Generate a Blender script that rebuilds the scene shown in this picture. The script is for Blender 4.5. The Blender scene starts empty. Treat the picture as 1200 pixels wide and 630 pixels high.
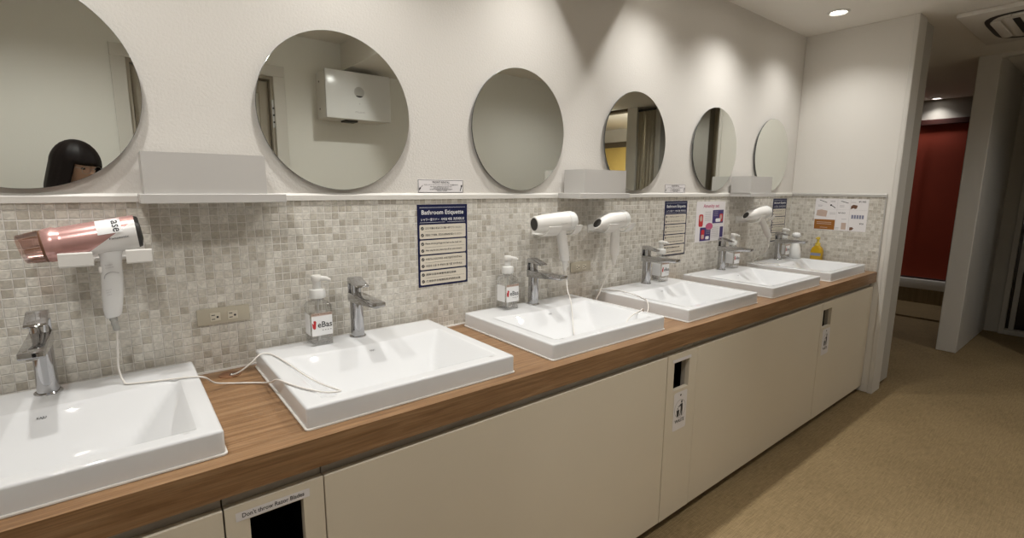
import bpy, bmesh, math, random
from mathutils import Matrix, Vector
random.seed(7)
C = bpy.context.scene.collection
PI = math.pi
R = math.radians
# ------------------------------------------------------------------ camera
def make_camera():
    cd = bpy.data.cameras.new('camera'); cam = bpy.data.objects.new('camera', cd); C.objects.link(cam)
    cd.sensor_width = 36; cd.lens = 17.452; cd.clip_start = 0.02
    yaw, pitch, roll = R(38.5131), R(9.2611), R(0.4023)
    fw = Vector((math.sin(yaw)*math.cos(pitch), math.cos(yaw)*math.cos(pitch), -math.sin(pitch)))
    rt = Vector((math.cos(yaw), -math.sin(yaw), 0)); up = rt.cross(fw)
    r2 = rt*math.cos(roll)+up*math.sin(roll); u2 = up*math.cos(roll)-rt*math.sin(roll)
    m = Matrix((r2, u2, -fw)).transposed().to_4x4(); m.translation = (0, -1.6914, 1.4303)
    cam.matrix_world = m
    bpy.context.scene.camera = cam
make_camera()
S = bpy.context.scene
S.view_settings.view_transform = 'Standard'; S.view_settings.look = 'None'
S.view_settings.exposure = 0.0; S.view_settings.gamma = 1.0; S.view_settings.use_curve_mapping = False
S.cycles.use_denoising = True
S.cycles.max_bounces = 10; S.cycles.diffuse_bounces = 6; S.cycles.glossy_bounces = 5; S.cycles.transparent_max_bounces = 16
S.cycles.sample_clamp_indirect = 6.0
w = bpy.data.worlds.new('world'); S.world = w; w.use_nodes = True
w.node_tree.nodes['Background'].inputs[0].default_value = (0.9, 0.92, 1, 1)
w.node_tree.nodes['Background'].inputs[1].default_value = 0.02
# light levels (watts) used by the lamp builders below
P_MAIN, P_ROW, P_FAR, P_ROOM = 35.5, 42.0, 13.0, 105.0
LAMP_COL = (1.0, 0.98, 0.945)
ZC = 2.5384          # ceiling
XE = 4.0987          # face of the end wall
YO = -2.43           # opposite wall
MX = [-0.167, 0.6062, 1.3778, 2.1566, 2.9297, 3.6849]
SX = [-0.4765, 0.299, 1.0725, 1.8515, 2.6255, 3.3985]

# ------------------------------------------------------------------ materials
def nt(name):
    m = bpy.data.materials.new(name); m.use_nodes = True
    return m, m.node_tree, m.node_tree.nodes, m.node_tree.links, m.node_tree.nodes['Principled BSDF']
def mat(name, col, rough=0.5, metal=0.0, spec=0.5, noise=0.0, scale=20.0, bump=0.0, bscale=80.0, coat=0.0):
    m, t, N, L, b = nt(name)
    b.inputs['Base Color'].default_value = (*col, 1); b.inputs['Roughness'].default_value = rough
    b.inputs['Metallic'].default_value = metal; b.inputs['Specular IOR Level'].default_value = spec
    b.inputs['Coat Weight'].default_value = coat
    tc = N.new('ShaderNodeTexCoord')
    if noise:
        n = N.new('ShaderNodeTexNoise'); n.inputs['Scale'].default_value = scale; n.inputs['Detail'].default_value = 4
        L.new(tc.outputs['Object'], n.inputs['Vector'])
        mx = N.new('ShaderNodeMix'); mx.data_type = 'RGBA'
        mx.inputs[6].default_value = (*[c*(1-noise) for c in col], 1); mx.inputs[7].default_value = (*[min(1, c*(1+noise)) for c in col], 1)
        L.new(n.outputs['Fac'], mx.inputs[0]); L.new(mx.outputs[2], b.inputs['Base Color'])
    if bump:
        n = N.new('ShaderNodeTexNoise'); n.inputs['Scale'].default_value = bscale; n.inputs['Detail'].default_value = 5
        L.new(tc.outputs['Object'], n.inputs['Vector'])
        bp = N.new('ShaderNodeBump'); bp.inputs['Strength'].default_value = bump; bp.inputs['Distance'].default_value = 0.004
        L.new(n.outputs['Fac'], bp.inputs['Height']); L.new(bp.outputs['Normal'], b.inputs['Normal'])
    return m
def emit(name, col, strength):
    m, t, N, L, b = nt(name)
    b.inputs['Base Color'].default_value = (*col, 1); b.inputs['Emission Color'].default_value = (*col, 1)
    b.inputs['Emission Strength'].default_value = strength
    return m
def clear(name, tint, gloss=0.08, rough=0.03):
    m, t, N, L, b = nt(name); N.remove(b)
    o = N['Material Output']
    tr = N.new('ShaderNodeBsdfTransparent'); tr.inputs[0].default_value = (*tint, 1)
    gl = N.new('ShaderNodeBsdfGlossy'); gl.inputs['Roughness'].default_value = rough
    lw = N.new('ShaderNodeLayerWeight'); lw.inputs[0].default_value = 0.25
    ma = N.new('ShaderNodeMath'); ma.operation = 'MULTIPLY_ADD'; ma.inputs[1].default_value = 0.5; ma.inputs[2].default_value = gloss
    mx = N.new('ShaderNodeMixShader')
    L.new(lw.outputs['Fresnel'], ma.inputs[0]); L.new(ma.outputs[0], mx.inputs[0]); L.new(tr.outputs[0], mx.inputs[1]); L.new(gl.outputs[0], mx.inputs[2])
    L.new(mx.outputs[0], o.inputs[0])
    return m
def tile_mat(name, axis):
    """small square stone mosaic; axis = object axis that runs along the wall"""
    m, t, N, L, b = nt(name)
    P = 0.0236
    tc = N.new('ShaderNodeTexCoord'); sp = N.new('ShaderNodeSeparateXYZ'); L.new(tc.outputs['Object'], sp.inputs[0])
    def math_(op, a, bb=None):
        n = N.new('ShaderNodeMath'); n.operation = op
        for i, x in enumerate((a, bb)):
            if x is None: continue
            if isinstance(x, (int, float)): n.inputs[i].default_value = x
            else: L.new(x, n.inputs[i])
        return n.outputs[0]
    u = math_('DIVIDE', sp.outputs[axis], P); v = math_('DIVIDE', sp.outputs['Z'], P)
    fu = math_('FLOOR', u); fv = math_('FLOOR', v)
    cu = math_('ABSOLUTE', math_('SUBTRACT', math_('SUBTRACT', u, fu), 0.5)); cv = math_('ABSOLUTE', math_('SUBTRACT', math_('SUBTRACT', v, fv), 0.5))
    # slightly irregular tile edges
    nz = N.new('ShaderNodeTexNoise'); nz.inputs['Scale'].default_value = 55; L.new(tc.outputs['Object'], nz.inputs['Vector'])
    edge = math_('ADD', math_('MAXIMUM', cu, cv), math_('MULTIPLY', math_('SUBTRACT', nz.outputs['Fac'], 0.5), 0.05))
    mr = N.new('ShaderNodeMapRange'); mr.inputs[1].default_value = 0.425; mr.inputs[2].default_value = 0.47
    L.new(edge, mr.inputs[0])
    cb = N.new('ShaderNodeCombineXYZ'); L.new(fu, cb.inputs[0]); L.new(fv, cb.inputs[1])
    wn = N.new('ShaderNodeTexWhiteNoise'); wn.noise_dimensions = '2D'; L.new(cb.outputs[0], wn.inputs['Vector'])
    cr = N.new('ShaderNodeValToRGB'); L.new(wn.outputs['Value'], cr.inputs[0])
    e = cr.color_ramp.elements
    e[0].position = 0; e[0].color = (0.44, 0.405, 0.345, 1); e[1].position = 1; e[1].color = (0.66, 0.635, 0.575, 1)
    for p_, c_ in ((0.10, (0.46, 0.425, 0.36, 1)), (0.35, (0.545, 0.515, 0.455, 1)), (0.7, (0.605, 0.575, 0.515, 1))):
        x = e.new(p_); x.color = c_
    # marble clouding inside each tile
    off = N.new('ShaderNodeVectorMath'); off.operation = 'ADD'; L.new(tc.outputs['Object'], off.inputs[0]); L.new(wn.outputs['Color'], off.inputs[1])
    n2 = N.new('ShaderNodeTexNoise'); n2.inputs['Scale'].default_value = 70; n2.inputs['Detail'].default_value = 3; n2.inputs['Distortion'].default_value = 1.2
    L.new(off.outputs[0], n2.inputs['Vector'])
    r2 = N.new('ShaderNodeMapRange'); r2.inputs[1].default_value = 0.38; r2.inputs[2].default_value = 0.62; r2.inputs[3].default_value = 0.87; r2.inputs[4].default_value = 1.10
    L.new(n2.outputs['Fac'], r2.inputs[0])
    mu = N.new('ShaderNodeMix'); mu.data_type = 'RGBA'; mu.blend_type = 'MULTIPLY'; mu.inputs[0].default_value = 1
    L.new(cr.outputs[0], mu.inputs[6]); L.new(r2.outputs[0], mu.inputs[7])
    gx = N.new('ShaderNodeMix'); gx.data_type = 'RGBA'; gx.inputs[7].default_value = (0.70, 0.675, 0.63, 1)
    L.new(mr.outputs[0], gx.inputs[0]); L.new(mu.outputs[2], gx.inputs[6]); L.new(gx.outputs[2], b.inputs['Base Color'])
    rr = N.new('ShaderNodeMapRange'); rr.inputs[3].default_value = 0.32; rr.inputs[4].default_value = 0.8
    L.new(mr.outputs[0], rr.inputs[0]); L.new(rr.outputs[0], b.inputs['Roughness'])
    inv = math_('SUBTRACT', math_('ADD', math_('MULTIPLY', wn.outputs['Value'], 0.25), 1.0), math_('MULTIPLY', mr.outputs[0], 1.0))
    bp = N.new('ShaderNodeBump'); bp.inputs['Strength'].default_value = 0.7; bp.inputs['Distance'].default_value = 0.0025
    L.new(inv, bp.inputs['Height']); L.new(bp.outputs['Normal'], b.inputs['Normal'])
    return m
def wood_mat(name, c0, c1, c2, rough=0.38):
    m, t, N, L, b = nt(name)
    tc = N.new('ShaderNodeTexCoord'); mp = N.new('ShaderNodeMapping'); L.new(tc.outputs['Object'], mp.inputs[0])
    mp.inputs['Scale'].default_value = (1.6, 26, 26)
    n = N.new('ShaderNodeTexNoise'); n.inputs['Scale'].default_value = 2.2; n.inputs['Detail'].default_value = 8; n.inputs['Roughness'].default_value = 0.62; n.inputs['Distortion'].default_value = 0.6
    L.new(mp.outputs[0], n.inputs['Vector'])
    cr = N.new('ShaderNodeValToRGB'); e = cr.color_ramp.elements
    e[0].position = 0.3; e[0].color = (*c0, 1); e[1].position = 0.72; e[1].color = (*c2, 1); x = e.new(0.5); x.color = (*c1, 1)
    L.new(n.outputs['Fac'], cr.inputs[0])
    mp2 = N.new('ShaderNodeMapping'); L.new(tc.outputs['Object'], mp2.inputs[0]); mp2.inputs['Scale'].default_value = (6, 300, 300)
    n2 = N.new('ShaderNodeTexNoise'); n2.inputs['Scale'].default_value = 1.0; n2.inputs['Detail'].default_value = 3; L.new(mp2.outputs[0], n2.inputs['Vector'])
    r2 = N.new('ShaderNodeMapRange'); r2.inputs[1].default_value = 0.3; r2.inputs[2].default_value = 0.7; r2.inputs[3].default_value = 0.78; r2.inputs[4].default_value = 1.15
    L.new(n2.outputs['Fac'], r2.inputs[0])
    mu = N.new('ShaderNodeMix'); mu.data_type = 'RGBA'; mu.blend_type = 'MULTIPLY'; mu.inputs[0].default_value = 1
    L.new(cr.outputs[0], mu.inputs[6]); L.new(r2.outputs[0], mu.inputs[7]); L.new(mu.outputs[2], b.inputs['Base Color'])
    b.inputs['Roughness'].default_value = rough
    bp = N.new('ShaderNodeBump'); bp.inputs['Strength'].default_value = 0.12; bp.inputs['Distance'].default_value = 0.002
    L.new(n2.outputs['Fac'], bp.inputs['Height']); L.new(bp.outputs['Normal'], b.inputs['Normal'])
    return m
def floor_mat():
    m, t, N, L, b = nt('woven_vinyl')
    tc = N.new('ShaderNodeTexCoord')
    def noise(scale, sc):
        mp = N.new('ShaderNodeMapping'); L.new(tc.outputs['Object'], mp.inputs[0]); mp.inputs['Scale'].default_value = sc
        n = N.new('ShaderNodeTexNoise'); n.inputs['Scale'].default_value = scale; n.inputs['Detail'].default_value = 3; L.new(mp.outputs[0], n.inputs['Vector']); return n.outputs['Fac']
    a = noise(1, (260, 30, 1)); c = noise(1, (14, 170, 1)); d = noise(2.0, (1, 1, 1))
    wv = N.new('ShaderNodeTexWave'); wv.wave_type = 'BANDS'; wv.bands_direction = 'X'; wv.inputs['Scale'].default_value = 42; wv.inputs['Distortion'].default_value = 1.5; wv.inputs['Detail Scale'].default_value = 4
    L.new(tc.outputs['Object'], wv.inputs['Vector'])
    def add(x, y, f):
        n = N.new('ShaderNodeMath'); n.operation = 'MULTIPLY_ADD'; L.new(y, n.inputs[0]); n.inputs[1].default_value = f
        if isinstance(x, float): n.inputs[2].default_value = x
        else: L.new(x, n.inputs[2])
        return n.outputs[0]
    s = add(add(add(add(0.0, a, 0.34), c, 0.34), d, 0.2), wv.outputs['Fac'], 0.16)
    cr = N.new('ShaderNodeValToRGB'); e = cr.color_ramp.elements
    e[0].position = 0.34; e[0].color = (0.14, 0.094, 0.042, 1); e[1].position = 0.70; e[1].color = (0.34, 0.25, 0.132, 1)
    L.new(s, cr.inputs[0]); L.new(cr.outputs[0], b.inputs['Base Color']); b.inputs['Roughness'].default_value = 0.75
    b.inputs['Specular IOR Level'].default_value = 0.25
    bp = N.new('ShaderNodeBump'); bp.inputs['Strength'].default_value = 0.35; bp.inputs['Distance'].default_value = 0.003
    L.new(s, bp.inputs['Height']); L.new(bp.outputs['Normal'], b.inputs['Normal'])
    return m
M = {}
M['wall'] = mat('textured_wallpaper', (0.665, 0.64, 0.60), 0.85, spec=0.2, bump=0.28, bscale=130)
M['wallflat'] = mat('painted_wall', (0.72, 0.695, 0.65), 0.8, spec=0.2, bump=0.1, bscale=120)
M['frontwall'] = mat('pale_painted_wall', (0.77, 0.76, 0.72), 0.8, spec=0.2, bump=0.1, bscale=120)
M['ceil'] = mat('ceiling_paper', (0.80, 0.77, 0.715), 0.9, spec=0.2, bump=0.2, bscale=150)
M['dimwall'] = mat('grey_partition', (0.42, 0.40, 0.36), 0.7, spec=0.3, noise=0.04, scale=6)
M['trim'] = mat('white_trim', (0.64, 0.62, 0.58), 0.4, noise=0.02, scale=8)
M['alu'] = mat('satin_aluminium_trim', (0.46, 0.445, 0.42), 0.55, metal=0.2, noise=0.03, scale=30)
M['tile'] = tile_mat('stone_mosaic', 'X'); M['tile_end'] = tile_mat('stone_mosaic_end', 'Y')
M['floor'] = floor_mat()
M['wood'] = wood_mat('oak_laminate', (0.165, 0.083, 0.034), (0.255, 0.142, 0.066), (0.35, 0.215, 0.112))
M['caulk'] = mat('white_caulk', (0.8, 0.78, 0.74), 0.5, noise=0.03)
M['cab'] = mat('beige_cabinet_laminate', (0.68, 0.615, 0.50), 0.45, spec=0.4, noise=0.02, scale=5)
M['cabdark'] = mat('beige_cabinet_body', (0.40, 0.36, 0.30), 0.6, noise=0.03)
M['black'] = mat('black_void', (0.004, 0.004, 0.004), 0.8, spec=0.1, noise=0.1)
M['kick'] = mat('dark_plinth', (0.10, 0.075, 0.045), 0.8, noise=0.1)
M['porc'] = mat('white_porcelain', (0.66, 0.668, 0.675), 0.035, spec=0.5, noise=0.01, scale=4)
M['chrome'] = mat('chrome', (0.50, 0.50, 0.51), 0.07, metal=1.0, noise=0.02, scale=3)
M['steel'] = mat('brushed_steel', (0.5, 0.5, 0.5), 0.3, metal=1.0, noise=0.05)
M['mirror'] = mat('mirror_silver', (0.86, 0.885, 0.84), 0.0, metal=1.0, noise=0.005, scale=1)
M['medge'] = mat('mirror_edge', (0.22, 0.235, 0.23), 0.15, metal=1.0, noise=0.05)  # edge darkened: a dark reflection is put into its colour
M['white'] = mat('white_plastic', (0.71, 0.695, 0.665), 0.35, noise=0.02, scale=10)
M['whitegloss'] = mat('white_gloss_plastic', (0.70, 0.70, 0.695), 0.16, noise=0.01, scale=10)
M['whitemat'] = mat('white_matte_plastic', (0.79, 0.765, 0.735), 0.5, noise=0.02, scale=12)
M['shelf'] = mat('white_shelf_board', (0.54, 0.525, 0.505), 0.38, noise=0.015, scale=6)
M['cord'] = mat('white_cord', (0.70, 0.67, 0.63), 0.45, noise=0.04, scale=40)
M['greycord'] = mat('grey_strain_relief', (0.36, 0.36, 0.34), 0.5, noise=0.05)
M['beige'] = mat('beige_outlet_plastic', (0.46, 0.42, 0.33), 0.45, noise=0.03)
M['beigelight'] = mat('pale_socket_plastic', (0.60, 0.56, 0.46), 0.4, noise=0.03)
M['dark'] = mat('dark_plastic', (0.02, 0.018, 0.016), 0.5, noise=0.1)
M['navy'] = mat('navy_print', (0.008, 0.011, 0.052), 0.5, spec=0.25, noise=0.04)
M['cream'] = mat('cream_print', (0.66, 0.61, 0.52), 0.45, noise=0.02)
M['paper'] = mat('white_paper', (0.76, 0.735, 0.74), 0.35, noise=0.02, scale=6)
M['ink'] = mat('black_ink', (0.02, 0.02, 0.025), 0.5, noise=0.05)
M['greyink'] = mat('grey_ink', (0.42, 0.41, 0.42), 0.5, noise=0.05)
M['paleink'] = mat('pale_print', (0.72, 0.71, 0.72), 0.5, noise=0.02)
M['whiteink'] = mat('white_ink', (0.80, 0.80, 0.80), 0.45, noise=0.02)
M['red'] = mat('red_print', (0.50, 0.025, 0.03), 0.4, noise=0.05)
M['pink'] = mat('pink_print', (0.48, 0.09, 0.19), 0.45, noise=0.05)
M['purple'] = mat('purple_print', (0.045, 0.03, 0.15), 0.45, noise=0.08)
M['orange'] = mat('orange_print', (0.29, 0.105, 0.012), 0.45, noise=0.05)
M['tan'] = mat('tan_print', (0.50, 0.38, 0.32), 0.5, noise=0.1)
M['brownink'] = mat('brown_print', (0.14, 0.06, 0.03), 0.5, noise=0.1)
M['bluegrey'] = mat('bluegrey_print', (0.20, 0.21, 0.30), 0.5, noise=0.15, scale=200)
M['clear'] = clear('clear_plastic', (0.96, 0.96, 0.955), 0.10)
M['soap'] = clear('clear_soap', (0.96, 0.955, 0.95), 0.03, 0.1)
M['amber'] = mat('yellow_soap', (0.44, 0.27, 0.008), 0.2, noise=0.06, scale=30)
M['yellow'] = mat('yellow_pump_plastic', (0.62, 0.46, 0.06), 0.35, noise=0.04)
M['milky'] = mat('milky_plastic', (0.70, 0.70, 0.68), 0.3, noise=0.03)
M['copper'] = mat('grommet_brown', (0.20, 0.09, 0.04), 0.45, noise=0.06)
M['rose'] = mat('rose_gold', (0.62, 0.36, 0.335), 0.27, metal=0.55, noise=0.03, scale=8)
M['rosesmoke'] = clear('translucent_rose', (0.90, 0.78, 0.75), 0.14, 0.2)
M['glassdark'] = mat('dark_window_glass', (0.012, 0.013, 0.014), 0.06, noise=0.05)
M['redblind'] = mat('dark_red_blind', (0.36, 0.045, 0.018), 0.75, noise=0.08, scale=4)
M['redrail'] = mat('maroon_rail', (0.055, 0.010, 0.006), 0.6, noise=0.05)
M['curtain'] = mat('taupe_curtain', (0.74, 0.68, 0.56), 0.9, noise=0.1, scale=30)
M['door'] = mat('grey_door_leaf', (0.50, 0.475, 0.43), 0.5, noise=0.03)
M['gold'] = mat('yellow_wood_panel', (0.62, 0.44, 0.13), 0.5, noise=0.05)
M['lamp'] = emit('downlight_glow', (1.0, 0.94, 0.84), 14)
M['lampfar'] = emit('downlight_glow_dim', (1.0, 0.94, 0.86), 6)
M['skin'] = mat('skin', (0.56, 0.36, 0.27), 0.5, noise=0.04)
M['hair'] = mat('black_hair', (0.008, 0.005, 0.0048), 0.5, spec=0.18, noise=0.4, scale=60)
M['cloth'] = mat('dark_sweater', (0.03, 0.03, 0.035), 0.9, noise=0.2, scale=90)
M['trouser'] = mat('dark_trousers', (0.02, 0.022, 0.03), 0.85, noise=0.2, scale=60)

# ------------------------------------------------------------------ mesh helpers
def obj(name, bm, m, parent=None, loc=None, smooth=26, rot=None):
    me = bpy.data.meshes.new(name); bm.normal_update(); bm.to_mesh(me); bm.free()
    if smooth:
        me.polygons.foreach_set('use_smooth', [True]*len(me.polygons)); me.set_sharp_from_angle(angle=R(smooth))
    me.materials.append(M[m] if isinstance(m, str) else m)
    o = bpy.data.objects.new(name, me); C.objects.link(o)
    if parent: o.parent = parent
    if loc: o.location = loc
    if rot: o.rotation_euler = rot
    return o
def tag(o, label, cat, group=None):
    o['label'] = label; o['category'] = cat
    if group: o['group'] = group
    return o
def thing(name, label, cat, loc=(0, 0, 0), rot=(0, 0, 0), group=None):
    o = bpy.data.objects.new(name, None); C.objects.link(o); o.location = loc; o.rotation_euler = rot; o.empty_display_size = 0.05
    return tag(o, label, cat, group)
def struct(name, bm, m, parent=None, **k):
    o = obj(name, bm, m, parent, **k)
    if not parent: o['kind'] = 'structure'
    return o
def dup(root, loc, label, rot=None, skip=()):
    r = root.copy(); C.objects.link(r); r.location = loc; r['label'] = label
    if rot is not None: r.rotation_euler = rot
    for ch in list(root.children):
        if ch.name.split('.')[0] in skip: continue
        c = ch.copy(); C.objects.link(c); c.parent = r
        for g in ch.children:
            d = g.copy(); C.objects.link(d); d.parent = c
    return r
def NB(): return bmesh.new()
def box(bm, x0, x1, y0, y1, z0, z1, bev=0.0, seg=2):
    r = bmesh.ops.create_cube(bm, size=1)
    vs = r['verts']
    for v in vs:
        v.co = Vector(((x0+x1)/2+v.co.x*(x1-x0), (y0+y1)/2+v.co.y*(y1-y0), (z0+z1)/2+v.co.z*(z1-z0)))
    if bev:
        es = list({e for v in vs for e in v.link_edges})
        bmesh.ops.bevel(bm, geom=es, offset=bev, segments=seg, affect='EDGES', profile=0.5)
    return bm
def rings(bm, rs, cap0=True, cap1=True):
    """loft a list of rings (lists of Vectors, same length)"""
    prev = None; first = None
    for r in rs:
        cur = [bm.verts.new(p) for p in r]
        if prev:
            n = len(cur)
            for i in range(n):
                bm.faces.new((prev[i], prev[(i+1) % n], cur[(i+1) % n], cur[i]))
        else: first = cur
        prev = cur
    if cap0: bm.faces.new(list(reversed(first)))
    if cap1: bm.faces.new(prev)
    return bm
def lathe(bm, prof, n=32, c=(0, 0, 0), axis='z', cap0=True, cap1=True):
    out = []
    for r, h in prof:
        ring = []
        for i in range(n):
            a = 2*PI*i/n
            x, y = r*math.cos(a), r*math.sin(a)
            ring.append(Vector(c)+(Vector((x, y, h)) if axis == 'z' else Vector((x, h, -y)) if axis == 'y' else Vector((h, x, y))))
        out.append(ring)
    return rings(bm, out, cap0, cap1)
def catmull(pts, k=8):
    pts = [Vector(p) for p in pts]; out = []
    P = [pts[0]*2-pts[1]]+pts+[pts[-1]*2-pts[-2]]
    for i in range(1, len(P)-2):
        a, b, c, d = P[i-1:i+3]
        for j in range(k):
            t = j/k
            out.append(0.5*((2*b)+(c-a)*t+(2*a-5*b+4*c-d)*t*t+(3*b-a-3*c+d)*t**3))
    out.append(pts[-1]); return out
def tube(bm, pts, r, n=8, k=8, smooth=True):
    ps = catmull(pts, k) if smooth else [Vector(p) for p in pts]
    t0 = (ps[1]-ps[0]).normalized(); nrm = t0.orthogonal().normalized(); rs = []
    for i, p in enumerate(ps):
        t = (ps[min(i+1, len(ps)-1)]-ps[max(i-1, 0)]).normalized()
        nrm = (nrm-t*nrm.dot(t)).normalized(); b = t.cross(nrm)
        rr = r(i/(len(ps)-1)) if callable(r) else r
        rs.append([p+(nrm*math.cos(2*PI*j/n)+b*math.sin(2*PI*j/n))*rr for j in range(n)])
    return rings(bm, rs)
def prism(bm, poly, h0, h1, f, bev=0.0):
    """poly = outline in (u,v); f maps (u,v,h) to a point"""
    a = [bm.verts.new(f(u, v, h0)) for u, v in poly]; b = [bm.verts.new(f(u, v, h1)) for u, v in poly]
    n = len(poly); fs = [bm.faces.new(list(reversed(a))), bm.faces.new(b)]
    for i in range(n): fs.append(bm.faces.new((a[i], a[(i+1) % n], b[(i+1) % n], b[i])))
    bmesh.ops.recalc_face_normals(bm, faces=fs)
    if bev:
        es = list({e for x in fs for e in x.edges})
        bmesh.ops.bevel(bm, geom=es, offset=bev, segments=2, affect='EDGES', profile=0.5)
    return bm
def rrect(x0, x1, y0, y1, r, k=5):
    out = []
    for cx, cy, a0 in ((x1-r, y1-r, 0), (x0+r, y1-r, 90), (x0+r, y0+r, 180), (x1-r, y0+r, 270)):
        for i in range(k+1):
            a = R(a0+90*i/k); out.append((cx+r*math.cos(a), cy+r*math.sin(a)))
    return out
def ell(cx, cy, rx, ry, n=24): return [(cx+rx*math.cos(2*PI*i/n), cy+ry*math.sin(2*PI*i/n)) for i in range(n)]
# plane maps: u to the viewer's right, v up, h out of the surface
def on_wall(x0, z0, y=0.0): return lambda u, v, h: Vector((x0+u, y-h, z0+v))
def on_end(y0, z0, x=XE): return lambda u, v, h: Vector((x-h, y0-u, z0+v))
_tx = {}
def text_geo(s):
    if s in _tx: return _tx[s]
    cu = bpy.data.curves.new('t', 'FONT'); cu.body = s; cu.resolution_u = 2; cu.size = 1; cu.offset = 0.012
    o = bpy.data.objects.new('t', cu); C.objects.link(o)
    dg = bpy.context.evaluated_depsgraph_get(); dg.update()
    me = bpy.data.meshes.new_from_object(o.evaluated_get(dg))
    vs = [tuple(v.co) for v in me.vertices]; fs = [tuple(p.vertices) for p in me.polygons]
    bpy.data.objects.remove(o); bpy.data.curves.remove(cu); bpy.data.meshes.remove(me)
    if not vs: vs = [(0, 0, 0)]
    xs = [v[0] for v in vs]; ys = [v[1] for v in vs]
    _tx[s] = (vs, fs, min(xs), max(xs), min(ys), max(ys)); return _tx[s]
def text(bm, s, u0, v0, wdt, hgt, f, h=0.0012, rot=0.0):
    """fit the string into a box of wdt x hgt with lower left corner u0, v0"""
    vs, fs, x0, x1, y0, y1 = text_geo(s)
    sx = wdt/max(1e-6, x1-x0); sy = hgt/max(1e-6, y1-y0)
    nv = []
    for x, y, _ in vs:
        a, b = (x-x0)*sx, (y-y0)*sy
        if rot:
            ca, sa = math.cos(rot), math.sin(rot); a, b = a*ca-b*sa, a*sa+b*ca
        nv.append(bm.verts.new(f(u0+a, v0+b, h)))
    for fc in fs:
        try: bm.faces.new([nv[i] for i in fc])
        except ValueError: pass
    return bm
def flat(bm, poly, f, h=0.001):
    bm.faces.new([bm.verts.new(f(u, v, h)) for u, v in poly]); return bm
def rect(bm, u0, u1, v0, v1, f, h=0.001, rot=0.0):
    cx, cy = (u0+u1)/2, (v0+v1)/2; ca, sa = math.cos(rot), math.sin(rot)
    return flat(bm, [(cx+(u-cx)*ca-(v-cy)*sa, cy+(u-cx)*sa+(v-cy)*ca) for u, v in ((u0, v0), (u1, v0), (u1, v1), (u0, v1))], f, h)
def fixn(bm):
    bmesh.ops.recalc_face_normals(bm, faces=bm.faces[:]); return bm

# ------------------------------------------------------------------ room shell
XL = -1.35
struct('floor', box(NB(), XL-0.1, 9.0, -5.6, 2.2, -0.1, 0.0), 'floor', smooth=0)
struct('ceiling', box(NB(), XL-0.1, 9.0, -5.6, 2.2, ZC, ZC+0.1), 'ceil', smooth=0)
struct('wall_back', box(NB(), XL-0.1, XE+0.15, 0.0, 0.12, 0, ZC), 'wall', smooth=0)
struct('wall_left', box(NB(), XL-0.1, XL, YO-0.1, 0.0, 0, ZC), 'wallflat', smooth=0)
struct('wall_right', box(NB(), XE, XE+0.15, -0.664, 0.0, 0, ZC, 0.003, 1), 'wallflat', smooth=0)
# opposite wall with a doorway cut out of it
DX0, DX1, DZ = 0.125, 1.005, 2.235
bm = NB()
box(bm, XL, DX0, YO-0.12, YO, 0, ZC); box(bm, DX1, 4.45, YO-0.12, YO, 0, ZC); box(bm, DX0, DX1, YO-0.12, YO, DZ, ZC)
struct('wall_front', bm, 'frontwall', smooth=0)
bm = NB(); box(bm, XL, DX0-0.066, YO, YO+0.012, 0, 0.06); box(bm, DX1+0.071, 4.45, YO, YO+0.012, 0, 0.06)
struct('baseboard_front', bm, 'trim', smooth=0)
# dropped beam crossing the room
struct('ceiling_beam', box(NB(), 1.508, 2.04, YO, 0.0, 2.335, ZC), 'wallflat', smooth=0)
# mosaic
struct('wall_back_mosaic', box(NB(), XL, XE, -0.006, 0.0, 0.86, 1.386), 'tile', smooth=0)
struct('wall_right_mosaic', box(NB(), XE-0.006, XE, -0.606, -0.006, 0.86, 1.386), 'tile_end', smooth=0)
def ledge(bm, pts, f):
    prism(bm, pts, 0, 1, f)
struct('trim_1', prism(NB(), [(0, 1.386), (0.012, 1.386), (0.012, 1.402), (0.006, 1.409), (0, 1.409)], XL, XE-0.0145, lambda u, v, h: Vector((h, -u, v))), 'trim', smooth=0)
struct('trim_2', prism(NB(), [(0, 1.386), (0.012, 1.386), (0.012, 1.402), (0.006, 1.409), (0, 1.409)], -0.614, 0, lambda u, v, h: Vector((XE-u, h, v))), 'alu', smooth=0)
struct('trim_3', box(NB(), XE-0.010, XE, -0.614, -0.606, 0.874, 1.386), 'alu', smooth=0)
struct('trim_4', box(NB(), XE-0.010, XE-0.006, -0.010, -0.006, 0.874, 1.386), 'trim', smooth=0)
# casing on the free edge of the end wall
bm = NB(); box(bm, XE-0.008, XE+0.158, -0.668, -0.664, 0, ZC, 0.001, 1); box(bm, XE-0.008, XE, -0.664, -0.640, 0, ZC, 0.002, 1)
struct('trim_5', bm, 'trim')
struct('trim_6', box(NB(), XE+0.16, XE+0.39, -0.652, -0.60, 0.025, ZC, 0.003, 1), 'dimwall')
bm = NB(); box(bm, XE+0.15, XE+0.40, -0.60, -0.50, 0, ZC); struct('wall_corner', bm, 'dimwall', smooth=0)

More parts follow.
